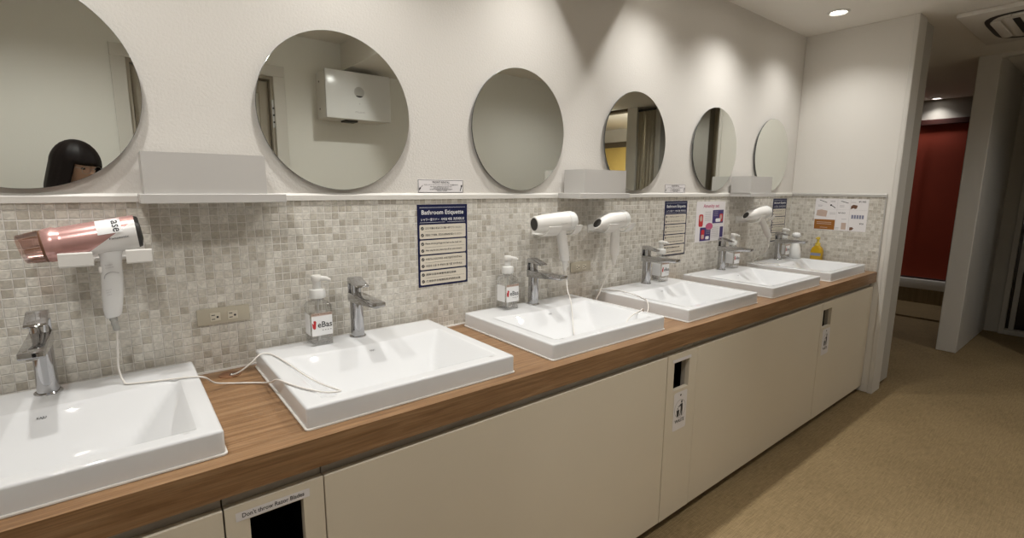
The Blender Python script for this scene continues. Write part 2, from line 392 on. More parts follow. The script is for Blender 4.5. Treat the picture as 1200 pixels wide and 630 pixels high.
# ------------------------------------------------------------------ doorway in the opposite wall
bm = NB()
for s0, s1 in ((DX0-0.066, DX0+0.012), (DX1-0.012, DX1+0.071)): box(bm, s0, s1, YO-0.0, YO+0.014, 0, DZ-0.012, 0.003, 1)
box(bm, DX0-0.066, DX1+0.071, YO, YO+0.014, DZ-0.012, DZ+0.068, 0.003, 1)
struct('door_1_casing', bm, 'trim')
bm = NB()
for s0, s1 in ((DX0, DX0+0.03), (DX1-0.03, DX1)): box(bm, s0, s1, YO-0.118, YO-0.004, 0, DZ-0.03)
box(bm, DX0, DX1, YO-0.118, YO-0.004, DZ-0.03, DZ)
struct('door_1_jamb', bm, 'cabdark', smooth=0)
d = struct('door_1', box(NB(), DX0+0.032, DX1-0.032, YO-0.105, YO-0.065, 0.006, DZ-0.034, 0.003, 1), 'door')
bm = NB()
for a, b_, c_, e_ in ((DX0+0.034, DX0+0.10, 0.01, DZ-0.04), (DX1-0.10, DX1-0.034, 0.01, DZ-0.04), (DX0+0.10, DX1-0.10, DZ-0.13, DZ-0.04), (DX0+0.10, DX1-0.10, 0.01, 0.16)):
    box(bm, a, b_, YO-0.066, YO-0.055, c_, e_, 0.003, 1)
obj('door_frame_moulding', bm, 'cabdark', d)
bm = NB(); box(bm, DX1-0.028, DX1-0.006, YO-0.006, YO-0.001, 1.86, 2.06, 0.002, 1)
hg = obj('strike_plate', bm, 'steel', d)
bm = NB()
for k in range(3): lathe(bm, [(0.007, 0), (0.007, 0.004)], 12, (DX1-0.017, YO-0.001, 1.90+0.05*k), 'y')
obj('screw_hole', bm, 'dark', hg)

# ------------------------------------------------------------------ far area beyond the end wall
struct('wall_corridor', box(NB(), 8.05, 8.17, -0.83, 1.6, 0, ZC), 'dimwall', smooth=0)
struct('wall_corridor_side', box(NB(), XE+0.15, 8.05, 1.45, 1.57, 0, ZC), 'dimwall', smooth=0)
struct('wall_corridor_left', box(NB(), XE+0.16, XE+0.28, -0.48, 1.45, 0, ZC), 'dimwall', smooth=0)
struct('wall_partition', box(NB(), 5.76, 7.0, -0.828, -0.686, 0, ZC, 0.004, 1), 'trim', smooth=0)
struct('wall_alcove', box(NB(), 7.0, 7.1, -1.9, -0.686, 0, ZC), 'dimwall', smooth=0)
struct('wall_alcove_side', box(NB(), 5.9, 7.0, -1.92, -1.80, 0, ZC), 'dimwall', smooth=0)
struct('trim_7', box(NB(), 5.77, 5.83, -1.74, -0.828, ZC-0.03, ZC), 'trim', smooth=0)
struct('trim_8', box(NB(), 5.76, 5.90, -1.94, -1.74, 0, ZC, 0.004, 1), 'dimwall', smooth=0)
struct('trim_9', box(NB(), 5.76, 5.90, -3.0, -2.83, 0, ZC, 0.004, 1), 'trim', smooth=0)
struct('trim_10', box(NB(), 5.76, 5.90, -2.52, -2.44, 0, ZC, 0.004, 1), 'dimwall', smooth=0)
struct('trim_11', box(NB(), 5.76, 5.90, -4.2, -3.0, 2.505, ZC), 'kick', smooth=0)
struct('trim_12', box(NB(), 5.76, 5.90, -4.2, -3.60, 0, ZC), 'trim', smooth=0)
# room behind the doorway seen in the fourth mirror
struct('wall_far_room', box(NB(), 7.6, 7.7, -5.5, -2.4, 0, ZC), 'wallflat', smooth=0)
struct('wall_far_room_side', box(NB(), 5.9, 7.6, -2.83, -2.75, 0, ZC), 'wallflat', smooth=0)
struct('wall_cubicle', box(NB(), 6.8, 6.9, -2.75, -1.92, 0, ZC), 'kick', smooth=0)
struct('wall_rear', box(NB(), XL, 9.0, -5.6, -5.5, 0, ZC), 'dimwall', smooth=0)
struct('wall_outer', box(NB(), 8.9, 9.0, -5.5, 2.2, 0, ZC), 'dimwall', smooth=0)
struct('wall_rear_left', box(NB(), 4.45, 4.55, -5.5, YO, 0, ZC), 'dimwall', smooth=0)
pn = thing('wall_panel', 'yellow wooden panel in the lit room seen in the fourth mirror', 'panel', (7.6, -4.2, 0))
bm = NB(); box(bm, -0.03, 0, -0.9, 1.3, 0, 2.24, 0.004, 1); obj('board', bm, 'gold', pn)
bm = NB(); box(bm, -0.045, -0.03, -0.9, 1.3, 2.20, 2.30, 0.003, 1); obj('top_rail', bm, 'kick', pn)
bm = NB(); box(bm, -0.05, -0.03, 0.62, 0.68, 0, 2.2, 0.003, 1); obj('post', bm, 'cream', pn)

def curtain(name, label, x, y0, y1, z0, z1, waves):
    t = thing(name, label, 'curtain', (x, (y0+y1)/2, z0), group='cubicle curtains')
    bm = NB(); n = waves*12; rows = []
    for zz in [i/6 for i in range(7)]:
        row = []
        for i in range(n+1):
            f = i/n; a = 2*PI*waves*f
            amp = 0.022+0.012*(1-zz)
            row.append(bm.verts.new((amp*math.sin(a)+0.006*math.sin(a*0.37+1), (y0-y1)/2+(y1-y0)*f+0.006*math.sin(2*a), (z1-z0)*zz)))
        rows.append(row)
    for r0, r1 in zip(rows, rows[1:]):
        for i in range(n): bm.faces.new((r0[i], r0[i+1], r1[i+1], r1[i]))
    bmesh.ops.solidify(bm, geom=bm.faces[:], thickness=0.003)
    obj('cloth', bm, 'curtain', t, smooth=80)
    bm = NB(); box(bm, -0.015, 0.015, (y0-y1)/2, (y1-y0)/2, z1-z0, z1-z0+0.03); obj('rail', bm, 'dark', t)
    return t
curtain('cubicle_curtain', 'taupe pleated curtain reflected in the middle of the fourth mirror', 5.80, -2.83, -2.54, 0.03, ZC-0.06, 6)
curtain('cubicle_curtain', 'taupe pleated curtain reflected beside the pale wall in the fifth mirror', 5.86, -1.735, -1.45, 0.03, ZC-0.065, 6)

# red roller blind at the end of the corridor
t = thing('roller_blind', 'dark red roller blind filling the opening at the corridor end', 'blind', (8.05, 0.05, 0))
obj('fabric', box(NB(), -0.03, -0.022, -0.72, 0.62, 0.335, 2.235), 'redblind', t, smooth=0)
obj('head_rail', box(NB(), -0.06, -0.0, -0.74, 0.64, 2.235, 2.30, 0.004, 1), 'redrail', t)
obj('bottom_bar', box(NB(), -0.036, -0.018, -0.72, 0.62, 0.32, 0.337, 0.003, 1), 'redrail', t)
bm = NB(); tube(bm, [(-0.07, 0.13, 2.24), (-0.07, 0.145, 1.6), (-0.07, 0.135, 0.9), (-0.07, 0.12, 0.34)], 0.007); obj('pull_cord', bm, 'trim', t)
bm = NB(); box(bm, 7.93, 8.05, -0.83, 0.75, 0.20, 0.315, 0.005, 2); struct('trim_13', bm, 'wallflat')
struct('trim_14', box(NB(), 7.0, 7.93, -0.686, 1.45, 0, 0.02), 'floor', smooth=0)
struct('trim_15', box(NB(), 7.92, 8.05, -0.683, 1.45, 0.02, 0.199), 'floor', smooth=0)

# glazed door in the alcove
t = struct('door_2', box(NB(), 6.985, 6.999, -1.78, -0.98, 0.06, 2.3), 'glassdark', smooth=0)
bm = NB()
box(bm, 6.95, 7.0, -0.985, -0.94, 0.0, 2.36, 0.004, 1); box(bm, 6.95, 7.0, -1.79, -0.985, 2.30, 2.36, 0.004, 1); box(bm, 6.95, 7.0, -1.79, -0.985, 0.0, 0.05, 0.004, 1)
box(bm, 6.965, 6.99, -1.05, -1.01, 0.05, 2.30, 0.003, 1)
obj('door_frame', bm, 'dimwall', t)

# ------------------------------------------------------------------ lamps
def spot(parent, loc, power, size=150, blend=0.5, rad=0.03):
    ld = bpy.data.lights.new('bulb', 'SPOT'); ld.energy = power; ld.spot_size = R(size); ld.spot_blend = blend; ld.shadow_soft_size = rad; ld.color = LAMP_COL
    o = bpy.data.objects.new('bulb', ld); C.objects.link(o); o.parent = parent; o.location = loc; return o
def downlight(x, y, label, power, far=False, group='ceiling downlights', size=126, blend=1.0):
    t = thing('downlight', label, 'ceiling light', (x, y, ZC), group=group)
    bm = NB(); prof = [(0.044, -0.002), (0.050, -0.009), (0.060, -0.007), (0.064, 0.0)]
    lathe(bm, prof, 40, cap0=False, cap1=False); obj('trim_ring', bm, 'white', t, smooth=60)
    bm = NB(); lathe(bm, [(0.0445, -0.002), (0.03, -0.0035), (0.001, -0.004)], 40, cap0=False); fixn(bm)
    obj('diffuser', bm, 'lampfar' if far else 'lamp', t, smooth=60)
    spot(t, (0, 0, -0.012), power, size, blend)
    return t
MIRN = ['leftmost', 'second', 'third', 'fourth', 'fifth', 'sixth and farthest']
for i, x in enumerate(MX):
    downlight(x, -0.346, 'small round white downlight in the ceiling above the %s round mirror' % MIRN[i], P_MAIN*(1, 1, 1, 1.08, 1.25, 0.84)[i])
downlight(1.43, -1.37, 'round white downlight in the middle of the room beside the dropped beam', P_ROW, size=155, blend=0.7)
downlight(-0.30, -1.47, 'round white downlight in the middle of the room near the camera end', P_ROW*1.1, size=155, blend=0.7)
downlight(3.3, -1.47, 'round white downlight in the middle of the room beyond the dropped beam', P_ROW*0.72, size=160, blend=0.7)
downlight(7.921, 0.021, 'bright downlight above the dark red blind in the corridor', P_FAR, True, 'corridor downlights', 120)
downlight(6.949, -0.03, 'corridor downlight half hidden by the end wall edge', P_FAR, True, 'corridor downlights', 120)
downlight(7.85, 0.62, 'corridor downlight close to the side wall behind the end wall', P_FAR*1.3, True, 'corridor downlights', 120)
downlight(5.2, -1.92, 'added fill light, out of view, brightening the taupe cubicle curtains', P_ROOM*0.36, True, 'corridor downlights', 150)  # added lamp, kept out of view, only to brighten the curtains
downlight(6.3, -3.3, 'downlight in the yellow lit room seen in the fourth mirror', P_ROOM*1.6, True, 'corridor downlights', 172, 0.4)

# ------------------------------------------------------------------ vanity: counter, cabinets
W_, D_, SH = 0.6106, 0.5267, 0.0542
ZS = 0.9281; ZT = ZS-SH; YB = -0.0358; YF = -0.610
def counter():
    bm = NB(); xs = [-1.33]; cut = []
    for x in SX:
        a, b = x+0.022, x+W_-0.022; xs += [a, b]; cut.append((a, b))
    xs.append(XE-0.002); ys = [YF, YB-D_+0.018, YB-0.10, -0.0065]
    holes = set(range(1, len(xs)-1, 2))
    z0, z1 = ZT-0.0701, ZT
    V = {}
    def v(i, j, z):
        if (i, j, z) not in V: V[(i, j, z)] = bm.verts.new((xs[i], ys[j], z))
        return V[(i, j, z)]
    nx, ny = len(xs)-1, 3
    solid = lambda i, j: 0 <= i < nx and 0 <= j < ny and not (j == 1 and i in holes)
    for i in range(nx):
        for j in range(ny):
            if not solid(i, j): continue
            bm.faces.new((v(i, j, z1), v(i+1, j, z1), v(i+1, j+1, z1), v(i, j+1, z1)))
            bm.faces.new((v(i, j+1, z0), v(i+1, j+1, z0), v(i+1, j, z0), v(i, j, z0)))
            if not solid(i, j-1): bm.faces.new((v(i, j, z0), v(i+1, j, z0), v(i+1, j, z1), v(i, j, z1)))
            if not solid(i, j+1): bm.faces.new((v(i+1, j+1, z0), v(i, j+1, z0), v(i, j+1, z1), v(i+1, j+1, z1)))
            if not solid(i-1, j): bm.faces.new((v(i, j+1, z0), v(i, j, z0), v(i, j, z1), v(i, j+1, z1)))
            if not solid(i+1, j): bm.faces.new((v(i+1, j, z0), v(i+1, j+1, z0), v(i+1, j+1, z1), v(i+1, j, z1)))
    es = [e for e in bm.edges if all(abs(q.co.y-YF) < 1e-5 and abs(q.co.z-z1) < 1e-5 for q in e.verts)]
    bmesh.ops.bevel(bm, geom=es, offset=0.003, segments=2, affect='EDGES')
    return bm
ct = thing('vanity_countertop', 'long oak brown wooden vanity countertop running under all the white sinks', 'countertop', (0, 0, 0))
obj('worktop', counter(), 'wood', ct)
bm = NB(); box(bm, -1.33, XE-0.012, -0.012, -0.0065, ZT, ZT+0.005); obj('caulk_line', bm, 'caulk', ct, smooth=0)

def door_with_slot(x0, x1, z0, z1, hx0, hx1, hz0, hz1, y0, y1):
    bm = NB()
    for a, b, c, d in ((x0, x1, z0, hz0), (x0, x1, hz1, z1), (x0, hx0, hz0, hz1), (hx1, x1, hz0, hz1)): box(bm, a, b, y0, y1, c, d)
    bmesh.ops.remove_doubles(bm, verts=bm.verts[:], dist=1e-5)
    return bm
YD = -0.600
ZP = 0.772
def cabinet(x0, x1, label, slot=None):
    t = thing('vanity_cabinet', label, 'cabinet', (x0, -0.03, 0), group='cabinets under the countertop')
    g = 0.0016
    w_ = x1-x0
    bm = NB()
    if slot:
        box(bm, g, 0.018, -0.548, 0, 0.046, ZT-0.0705); box(bm, w_-0.018, w_-g, -0.548, 0, 0.046, ZT-0.0705)
        box(bm, 0.018, w_-0.018, -0.548, 0, 0.046, 0.064); box(bm, 0.018, w_-0.018, -0.02, 0, 0.064, ZT-0.0705); box(bm, 0.018, w_-0.018, -0.548, -0.52, 0.762, ZT-0.0705)
    else:
        box(bm, g, w_-g, -0.548, 0, 0.046, ZT-0.0705 if False else 0.79)
        box(bm, g, w_-g, -0.548, -0.538, 0.79, ZT-0.0705)
    obj('carcass', bm, 'cabdark', t, smooth=0)
    y0, y1 = YD+0.03, YD+0.018+0.03
    bm = NB()
    if slot:
        a, b, c, d = slot
        bm = door_with_slot(g, w_-g, 0.044, ZP, a-x0, b-x0, c, d, y0, y1)
        dr = obj('door', bm, 'cab', t, smooth=0)
        sd = 0.006 if x0 < 1 else 0.019
        bm = NB(); box(bm, a-x0-0.012, a-x0, y1, y1+sd, c-0.012, d+0.012); obj('slot_side', bm, 'cabdark', dr, smooth=0); bm = NB(); box(bm, b-x0, b-x0+0.012, y1, y1+sd, c-0.012, d+0.012)
        obj('slot_side', bm, 'cabdark', dr, smooth=0)
        bm = NB(); e_ = 0.012; box(bm, a-x0-e_, b-x0+e_, y1+0.16, y1+0.166, c-0.03, d+e_); box(bm, a-x0-e_, b-x0+e_, y1+sd+0.001, y1+0.16, c-0.03, c-0.02); box(bm, a-x0-e_, b-x0+e_, y1+sd+0.001, y1+0.16, d+0.006, d+e_)
        box(bm, a-x0-e_-0.006, a-x0-e_, y1+sd+0.001, y1+0.166, c-0.03, d+e_); box(bm, b-x0+e_, b-x0+e_+0.006, y1+sd+0.001, y1+0.166, c-0.03, d+e_)
        # black-painted box standing in for the shade of the cavity behind the slot
        obj('black_cavity', bm, 'black', dr, smooth=0)
    else:
        box(bm, g, w_-g, y0, y1, 0.044, ZP, 0.0015, 1)
        dr = obj('door', bm, 'cab', t, smooth=0)
    bm = NB(); box(bm, 0, w_, -0.50, -0.03, 0.0, 0.046); obj('plinth', bm, 'kick', t, smooth=0)
    return t, dr
cabinet(-1.33, 0.115, 'plain beige cabinet under the leftmost sink, at the bottom left corner')
tA, dA = cabinet(0.115, 0.318, 'narrow beige waste cabinet with a warning strip about razor blades', (0.162, 0.271, 0.595, 0.735))
cabinet(0.318, 1.666, 'wide plain beige cabinet between the razor blade cabinet and the next waste cabinet')
tB, dB = cabinet(1.666, 1.880, 'narrow beige waste cabinet between two wide plain cabinets', (1.712, 1.822, 0.615, 0.735))
cabinet(1.880, 3.211, 'second wide plain beige cabinet, right of the narrow waste cabinet')
tC, dC = cabinet(3.211, 4.093, 'beige waste cabinet beside the end wall at the far end', (3.232, 3.362, 0.617, 0.727))
def lab_strip(par, px, x0, x1, z0, z1, txt=None):
    f = on_wall(-px, 0, YD+0.03-0.0002)
    bm = NB(); rect(bm, x0, x1, z0, z1, f, 0.0006)
    s = obj('label_strip', bm, 'paper', par, smooth=0)
    if txt:
        bm = NB(); text(bm, txt, x0+0.012, z0+0.006, x1-x0-0.024, (z1-z0)*0.52, f, 0.0010); obj('lettering', bm, 'ink', s, smooth=0)
lab_strip(dA, 0.115, 0.136, 0.285, 0.7365, 0.7565, "Don't throw Razor Blades")
lab_strip(dB, 1.666, 1.700, 1.832, 0.737, 0.750)
bm = NB()
def waste_sticker(par, px, x0, x1, z0, z1):
    f = on_wall(x0-px, z0, YD+0.03-0.0002); w_, h_ = x1-x0, z1-z0
    bm = NB(); flat(bm, rrect(0, w_, 0, h_, 0.008), f, 0.0006); s = obj('waste_sticker', bm, 'cream' if False else 'paper', par, smooth=0)
    bm = NB()
    c = w_/2
    # ring with a small figure dropping litter into a basket
    n = 28; ro, ri = 0.040, 0.0375; cy = h_*0.55
    for i in range(n):
        a0, a1 = 2*PI*i/n, 2*PI*(i+1)/n
        flat(bm, [(c+ro*math.cos(a0), cy+ro*math.sin(a0)), (c+ro*math.cos(a1), cy+ro*math.sin(a1)), (c+ri*math.cos(a1), cy+ri*math.sin(a1)), (c+ri*math.cos(a0), cy+ri*math.sin(a0))], f)
    obj('ring_mark', bm, 'greyink', s, smooth=0)
    bm = NB()
    flat(bm, ell(c+0.010, cy+0.029, 0.0055, 0.006, 14), f)
    flat(bm, [(c+0.002, cy+0.020), (c+0.017, cy+0.021), (c+0.019, cy-0.004), (c+0.017, cy-0.033), (c+0.011, cy-0.033), (c+0.010, cy-0.010), (c+0.004, cy-0.033), (c-0.001, cy-0.033), (c+0.005, cy-0.003)], f)
    flat(bm, [(c+0.004, cy+0.020), (c-0.014, cy+0.010), (c-0.015, cy+0.006), (c+0.005, cy+0.013)], f)
    flat(bm, [(c-0.024, cy-0.004), (c-0.004, cy-0.004), (c-0.007, cy-0.033), (c-0.021, cy-0.033)], f)
    flat(bm, ell(c-0.016, cy+0.002, 0.0035, 0.0035, 8), f)
    flat(bm, ell(c, h_-0.016, 0.005, 0.005, 12), f)
    text(bm, 'WASTE', c-0.034, h_*0.19, 0.068, 0.016, f)
    obj('litter_symbol', bm, 'ink', s, smooth=0)
waste_sticker(dB, 1.666, 1.723, 1.818, 0.434, 0.602)
waste_sticker(dC, 3.211, 3.255, 3.365, 0.442, 0.606)

# ------------------------------------------------------------------ sinks
def sstep(x): x = max(0, min(1, x)); return x*x*(3-2*x)
def smin(a, b, k=0.018):
    h = max(k-abs(a-b), 0)/k; return min(a, b)-h*h*k*0.25
def basin_depth(u, v):
    """u across from the left edge, v forward from the back edge"""
    l, r = u-0.046, (W_-0.044)-u
    bow = 0.135+0.030*max(0, 1-((u-0.30)/0.26)**2)
    bk, fr = v-bow, (D_-0.036)-v
    if min(l, r, bk, fr) <= 0: return 0.0
    t_ = min(1.0, bk/0.27); d_ = 0.108*(1-(1-t_)**2.0)
    d_ = smin(d_, l*0.80, 0.008); d_ = smin(d_, r*0.80, 0.008); d_ = smin(d_, fr*2.2, 0.02)
    return max(0.0, d_)
def sink_mesh():
    bm = NB()
    us = sorted(set([0, 0.014, 0.03, 0.0459, 0.0462, W_-0.0442, W_-0.0439, W_-0.03, W_-0.014, W_]+[0.046+(W_-0.09)*i/46 for i in range(1, 46)]))
    vs = sorted(set([0, 0.014, 0.05, 0.09, 0.12, D_-0.0362, D_-0.0359, D_-0.022, D_-0.011, D_]+[0.13+(D_-0.166)*i/46 for i in range(46)]))
    g = [[bm.verts.new((u, -v, -basin_depth(u, v))) for v in vs] for u in us]
    for i in range(len(us)-1):
        for j in range(len(vs)-1):
            bm.faces.new((g[i][j], g[i][j+1], g[i+1][j+1], g[i+1][j]))
    per = [g[i][0] for i in range(len(us))]+[g[-1][j] for j in range(1, len(vs))]+[g[i][-1] for i in range(len(us)-2, -1, -1)]+[g[0][j] for j in range(len(vs)-2, 0, -1)]
    low = [bm.verts.new((v.co.x, v.co.y, -SH)) for v in per]
    n = len(per)
    for i in range(n): bm.faces.new((per[i], per[(i+1) % n], low[(i+1) % n], low[i]))
    # turn inwards to the cutout so that the underside is closed around the bowl
    inn = [bm.verts.new((min(max(v.co.x, 0.03), W_-0.03), max(min(v.co.y, -0.11), -D_+0.028), -SH)) for v in low]
    for i in range(n):
        q = [low[i], low[(i+1) % n], inn[(i+1) % n], inn[i]]
        bm.faces.new(q)
    fixn(bm)
    cs = {(0, 0), (W_, 0), (0, -D_), (W_, -D_)}
    isc = lambda v: any(abs(v.co.x-a) < 1e-6 and abs(v.co.y-b) < 1e-6 for a, b in cs)
    side = lambda v: abs(v.co.x) < 1e-6 or abs(v.co.x-W_) < 1e-6 or abs(v.co.y) < 1e-6 or abs(v.co.y+D_) < 1e-6
    es = [e for e in bm.edges if (isc(e.verts[0]) and isc(e.verts[1]) and abs(e.verts[0].co.z-e.verts[1].co.z) > 0.01)
          or (side(e.verts[0]) and side(e.verts[1]) and abs(e.verts[0].co.z) < 1e-6 and abs(e.verts[1].co.z) < 1e-6 and
              ((abs(e.verts[0].co.x-e.verts[1].co.x) < 1e-6 and (abs(e.verts[0].co.x) < 1e-6 or abs(e.verts[0].co.x-W_) < 1e-6)) or
               (abs(e.verts[0].co.y-e.verts[1].co.y) < 1e-6 and (abs(e.verts[0].co.y) < 1e-6 or abs(e.verts[0].co.y+D_) < 1e-6))))]
    bmesh.ops.bevel(bm, geom=es, offset=0.006, segments=3, affect='EDGES', profile=0.5)
    return bm
def make_sink():
    t = thing('wash_basin', '', 'sink', group='white semi-recessed sinks along the countertop')
    obj('basin', sink_mesh(), 'porc', t, smooth=40)
    bm = NB(); oo = rrect(-0.004, W_+0.004, -D_-0.004, 0.004, 0.010); ii = rrect(0.001, W_-0.001, -D_+0.001, -0.001, 0.005)
    R3 = lambda pp, z_: [Vector((u, v, z_)) for u, v in pp]
    rings(bm, [R3(ii, -SH), R3(oo, -SH), R3(oo, -SH+0.003), R3(ii, -SH+0.0045)], False, False); obj('caulk_bead', bm, 'caulk', t)
    z = -basin_depth(0.305, 0.37)
    bm = NB(); lathe(bm, [(0.001, 0.004), (0.018, 0.0045), (0.0225, 0.003), (0.0245, 0.0), (0.0245, -0.001)], 28, (0.305, -0.40, z), cap0=False); fixn(bm)
    obj('drain_plug', bm, 'chrome', t)
    # small printed maker's mark on the slope below the tap
    bm = NB(); v0 = 0.178
    def f(u, v, h):
        a, b = 0.275+u, v0-v*1.0+0.010
        return Vector((a, -b, -basin_depth(a, b)+h))
    text(bm, 'KAJU', 0.020, 0.0, 0.016, 0.006, f, 0.0014); obj('printed_mark', bm, 'ink', t, smooth=0)
    return t
SL = ['white rectangular sink cut off by the left edge, pink dryer hanging above it',
      'white rectangular sink with a cord lying over its left corner, second from the left',
      'white rectangular sink with a dryer cord hanging down into its bowl',
      'white rectangular sink, fourth from the left, cord trailing over its left side',
      'white rectangular sink, fifth from the left, in front of the small colourful notice',
      'white rectangular sink at the far end beside the yellow soap bottle']
s0 = make_sink(); s0['label'] = SL[0]; s0.location = (SX[0], YB, ZS+0.0006)
for i in range(1, 6): dup(s0, (SX[i], YB, ZS+0.0006), SL[i])

# ------------------------------------------------------------------ faucets
def make_faucet():
    t = thing('basin_faucet', '', 'faucet', group='chrome lever faucets on the sinks')
    bm = NB(); lathe(bm, [(0.0275, 0), (0.0275, 0.003), (0.025, 0.0055), (0.022, 0.006)], 32); obj('base_flange', bm, 'chrome', t)
    def sq(w_, d_, z, e=2.4, cy=0.0, n=32):
        out = []
        for i in range(n):
            a = 2*PI*i/n; c, s = math.cos(a), math.sin(a)
            k = (abs(c)**e+abs(s)**e)**(-1/e); out.append(Vector((c*k*w_, cy+s*k*d_, z)))
        return out
    bm = NB(); rings(bm, [sq(0.0215, 0.0235, 0.005), sq(0.0205, 0.0225, 0.06), sq(0.0200, 0.0225, 0.125), sq(0.0205, 0.0225, 0.149)]); obj('body', bm, 'chrome', t, smooth=50)
    F = lambda u, v, h: Vector((h, u, v))
    bm = NB(); prism(bm, [(0.0225, 0.120), (0.0225, 0.1515), (-0.185, 0.151), (-0.1875, 0.149), (-0.1875, 0.138), (-0.185, 0.136), (-0.05, 0.123)], -0.0215, 0.0215, F, 0.0022); sp = obj('spout', bm, 'chrome', t)
    bm = NB(); lathe(bm, [(0.010, 0.0), (0.010, -0.006), (0.008, -0.006), (0.008, -0.002)], 20, (0, -0.168, 0.1365)); obj('aerator', bm, 'steel', sp)
    bm = NB(); lathe(bm, [(0.0165, 0.150), (0.0165, 0.186)], 28, (0, -0.002, 0), cap0=True); obj('cartridge_neck', bm, 'dark' if False else 'chrome', t)
    bm = NB(); prism(bm, [(0.0225, 0.150), (0.0225, 0.199), (0.018, 0.2035), (0.0, 0.2035), (-0.062, 0.1855), (-0.066, 0.181), (-0.064, 0.178), (-0.012, 0.184), (0.012, 0.183), (0.0165, 0.178), (0.0165, 0.150)], -0.0205, 0.0205, F, 0.002)
    obj('lever', bm, 'chrome', t)
    return t
FL = ['chrome lever faucet below the pink hair dryer, at the left edge of the picture', 'chrome lever faucet beside the large soap bottle, second from the left',
      'chrome lever faucet left of the dangling white dryer cord', 'chrome lever faucet in front of the navy notice on the fourth sink',
      'chrome lever faucet below the small colourful notice on the fifth sink', 'chrome lever faucet on the farthest sink']
f0 = make_faucet(); f0['label'] = FL[0]; FX = [-0.170, 0.609, 1.400, 2.203, 2.975, 3.760]
f0.location = (FX[0], -0.083, ZS)
for i in range(1, 6): dup(f0, (FX[i], -0.083, ZS), FL[i])

# ------------------------------------------------------------------ soap bottles
def make_soap():
    t = thing('soap_dispenser', '', 'soap bottle', group='clear square foam soap bottles')
    h = 0.034
    bm = NB()
    def rr(s, z, r): return [Vector((x, y, z)) for x, y in rrect(-s, s, -s, s, r, 4)]
    rings(bm, [rr(h-0.004, 0, 0.006), rr(h, 0.004, 0.007), rr(h, 0.128, 0.007), rr(h-0.004, 0.135, 0.008), rr(0.020, 0.143, 0.0199), rr(0.0195, 0.150, 0.0194)])
    bt = obj('bottle', bm, 'clear', t, smooth=50)
    bm = NB(); rings(bm, [rr(h-0.0065, 0.004, 0.005), rr(h-0.003, 0.007, 0.006), rr(h-0.003, 0.055, 0.006)]); obj('liquid', bm, 'soap', bt, smooth=50)
    bm = NB(); lathe(bm, [(0.0035, 0.006), (0.0035, 0.150)], 10); obj('dip_tube', bm, 'milky', bt)
    bm = NB(); lathe(bm, [(0.0185, 0.150), (0.0245, 0.151), (0.0255, 0.158), (0.0255, 0.170), (0.0235, 0.178), (0.0125, 0.181), (0.0115, 0.205)], 28); pm = obj('pump_collar', bm, 'milky', t, smooth=50)
    bm = NB(); lathe(bm, [(0.013, 0.203), (0.0165, 0.206), (0.0165, 0.219), (0.014, 0.2235), (0.004, 0.225)], 24); obj('pump_head', bm, 'white', t, smooth=50)
    bm = NB(); rings(bm, [[Vector((sx, y, z)) for sx, z in rrect(-w_, w_, zc-hh, zc+hh, min(w_, hh)*0.8, 3)] for y, w_, hh, zc in ((-0.010, 0.009, 0.008, 0.214), (-0.030, 0.008, 0.007, 0.212), (-0.043, 0.0065, 0.005, 0.207))])
    fixn(bm); bm.transform(Matrix.Rotation(R(62), 4, 'Z')); obj('nozzle', bm, 'white', t, smooth=50)
    f = on_wall(0, 0, -h-0.0002)
    bm = NB(); rect(bm, -0.0325, 0.0325, 0.034, 0.098, f, 0.0004); lb = obj('label', bm, 'whiteink', t, smooth=0)
    bm = NB(); rect(bm, -0.0325, 0.0325, 0.098, 0.107, f, 0.0004); bd = obj('header_band', bm, 'tan', lb, smooth=0)
    bm = NB(); text(bm, 'Face & Hand Soap', -0.030, 0.100, 0.060, 0.006, f, 0.0008); obj('small_lettering', bm, 'brownink', lb, smooth=0)
    bm = NB(); text(bm, 'eBas', -0.014, 0.060, 0.045, 0.019, f, 0.0008); text(bm, 'h o t e l' if False else '- - - -', 0.0, 0.050, 0.028, 0.002, f, 0.0008); obj('lettering', bm, 'ink', lb, smooth=0)
    bm = NB(); flat(bm, [(-0.031, 0.078), (-0.030, 0.062), (-0.026, 0.056), (-0.021, 0.057), (-0.020, 0.062), (-0.018, 0.080), (-0.021, 0.084), (-0.027, 0.083), (-0.026, 0.072)], f, 0.0008); obj('red_mark', bm, 'red', lb, smooth=0)
    f = lambda u, v, hh: Vector((-h-0.0002-hh, -u, v))
    bm = NB(); rect(bm, -0.027, 0.027, 0.034, 0.103, f, 0.0004); obj('side_label', bm, 'whiteink', t, smooth=0)
    return t
q = make_soap(); q['label'] = 'clear foam soap bottle with printed label left of the second faucet'
q.location = (0.482, -0.082, ZS)
dup(q, (1.263, -0.075, ZS), 'clear foam soap bottle with printed label left of the third faucet')
dup(q, (2.322, -0.085, ZS), 'clear foam soap bottle half hidden behind the fourth faucet')
dup(q, (3.095, -0.085, ZS), 'clear foam soap bottle half hidden behind the fifth faucet')
dup(q, (3.855, -0.075, ZS), 'clear foam soap bottle behind the farthest faucet, beside the white round bottle')
t = thing('lotion_bottle', 'white rounded pump bottle behind the farthest faucet', 'bottle', (3.945, -0.125, ZS))
bm = NB(); lathe(bm, [(0.034, 0), (0.040, 0.004), (0.041, 0.03), (0.036, 0.07), (0.024, 0.105), (0.016, 0.118), (0.016, 0.125)], 32); obj('bottle', bm, 'milky', t, smooth=60)
bm = NB(); lathe(bm, [(0.018, 0.124), (0.018, 0.140), (0.008, 0.144), (0.008, 0.158)], 24); obj('collar', bm, 'white', t, smooth=50)
bm = NB(); lathe(bm, [(0.018, 0.156), (0.028, 0.160), (0.030, 0.172), (0.024, 0.186), (0.006, 0.192)], 24); 
obj('pump_head', bm, 'whitegloss', t, smooth=60)
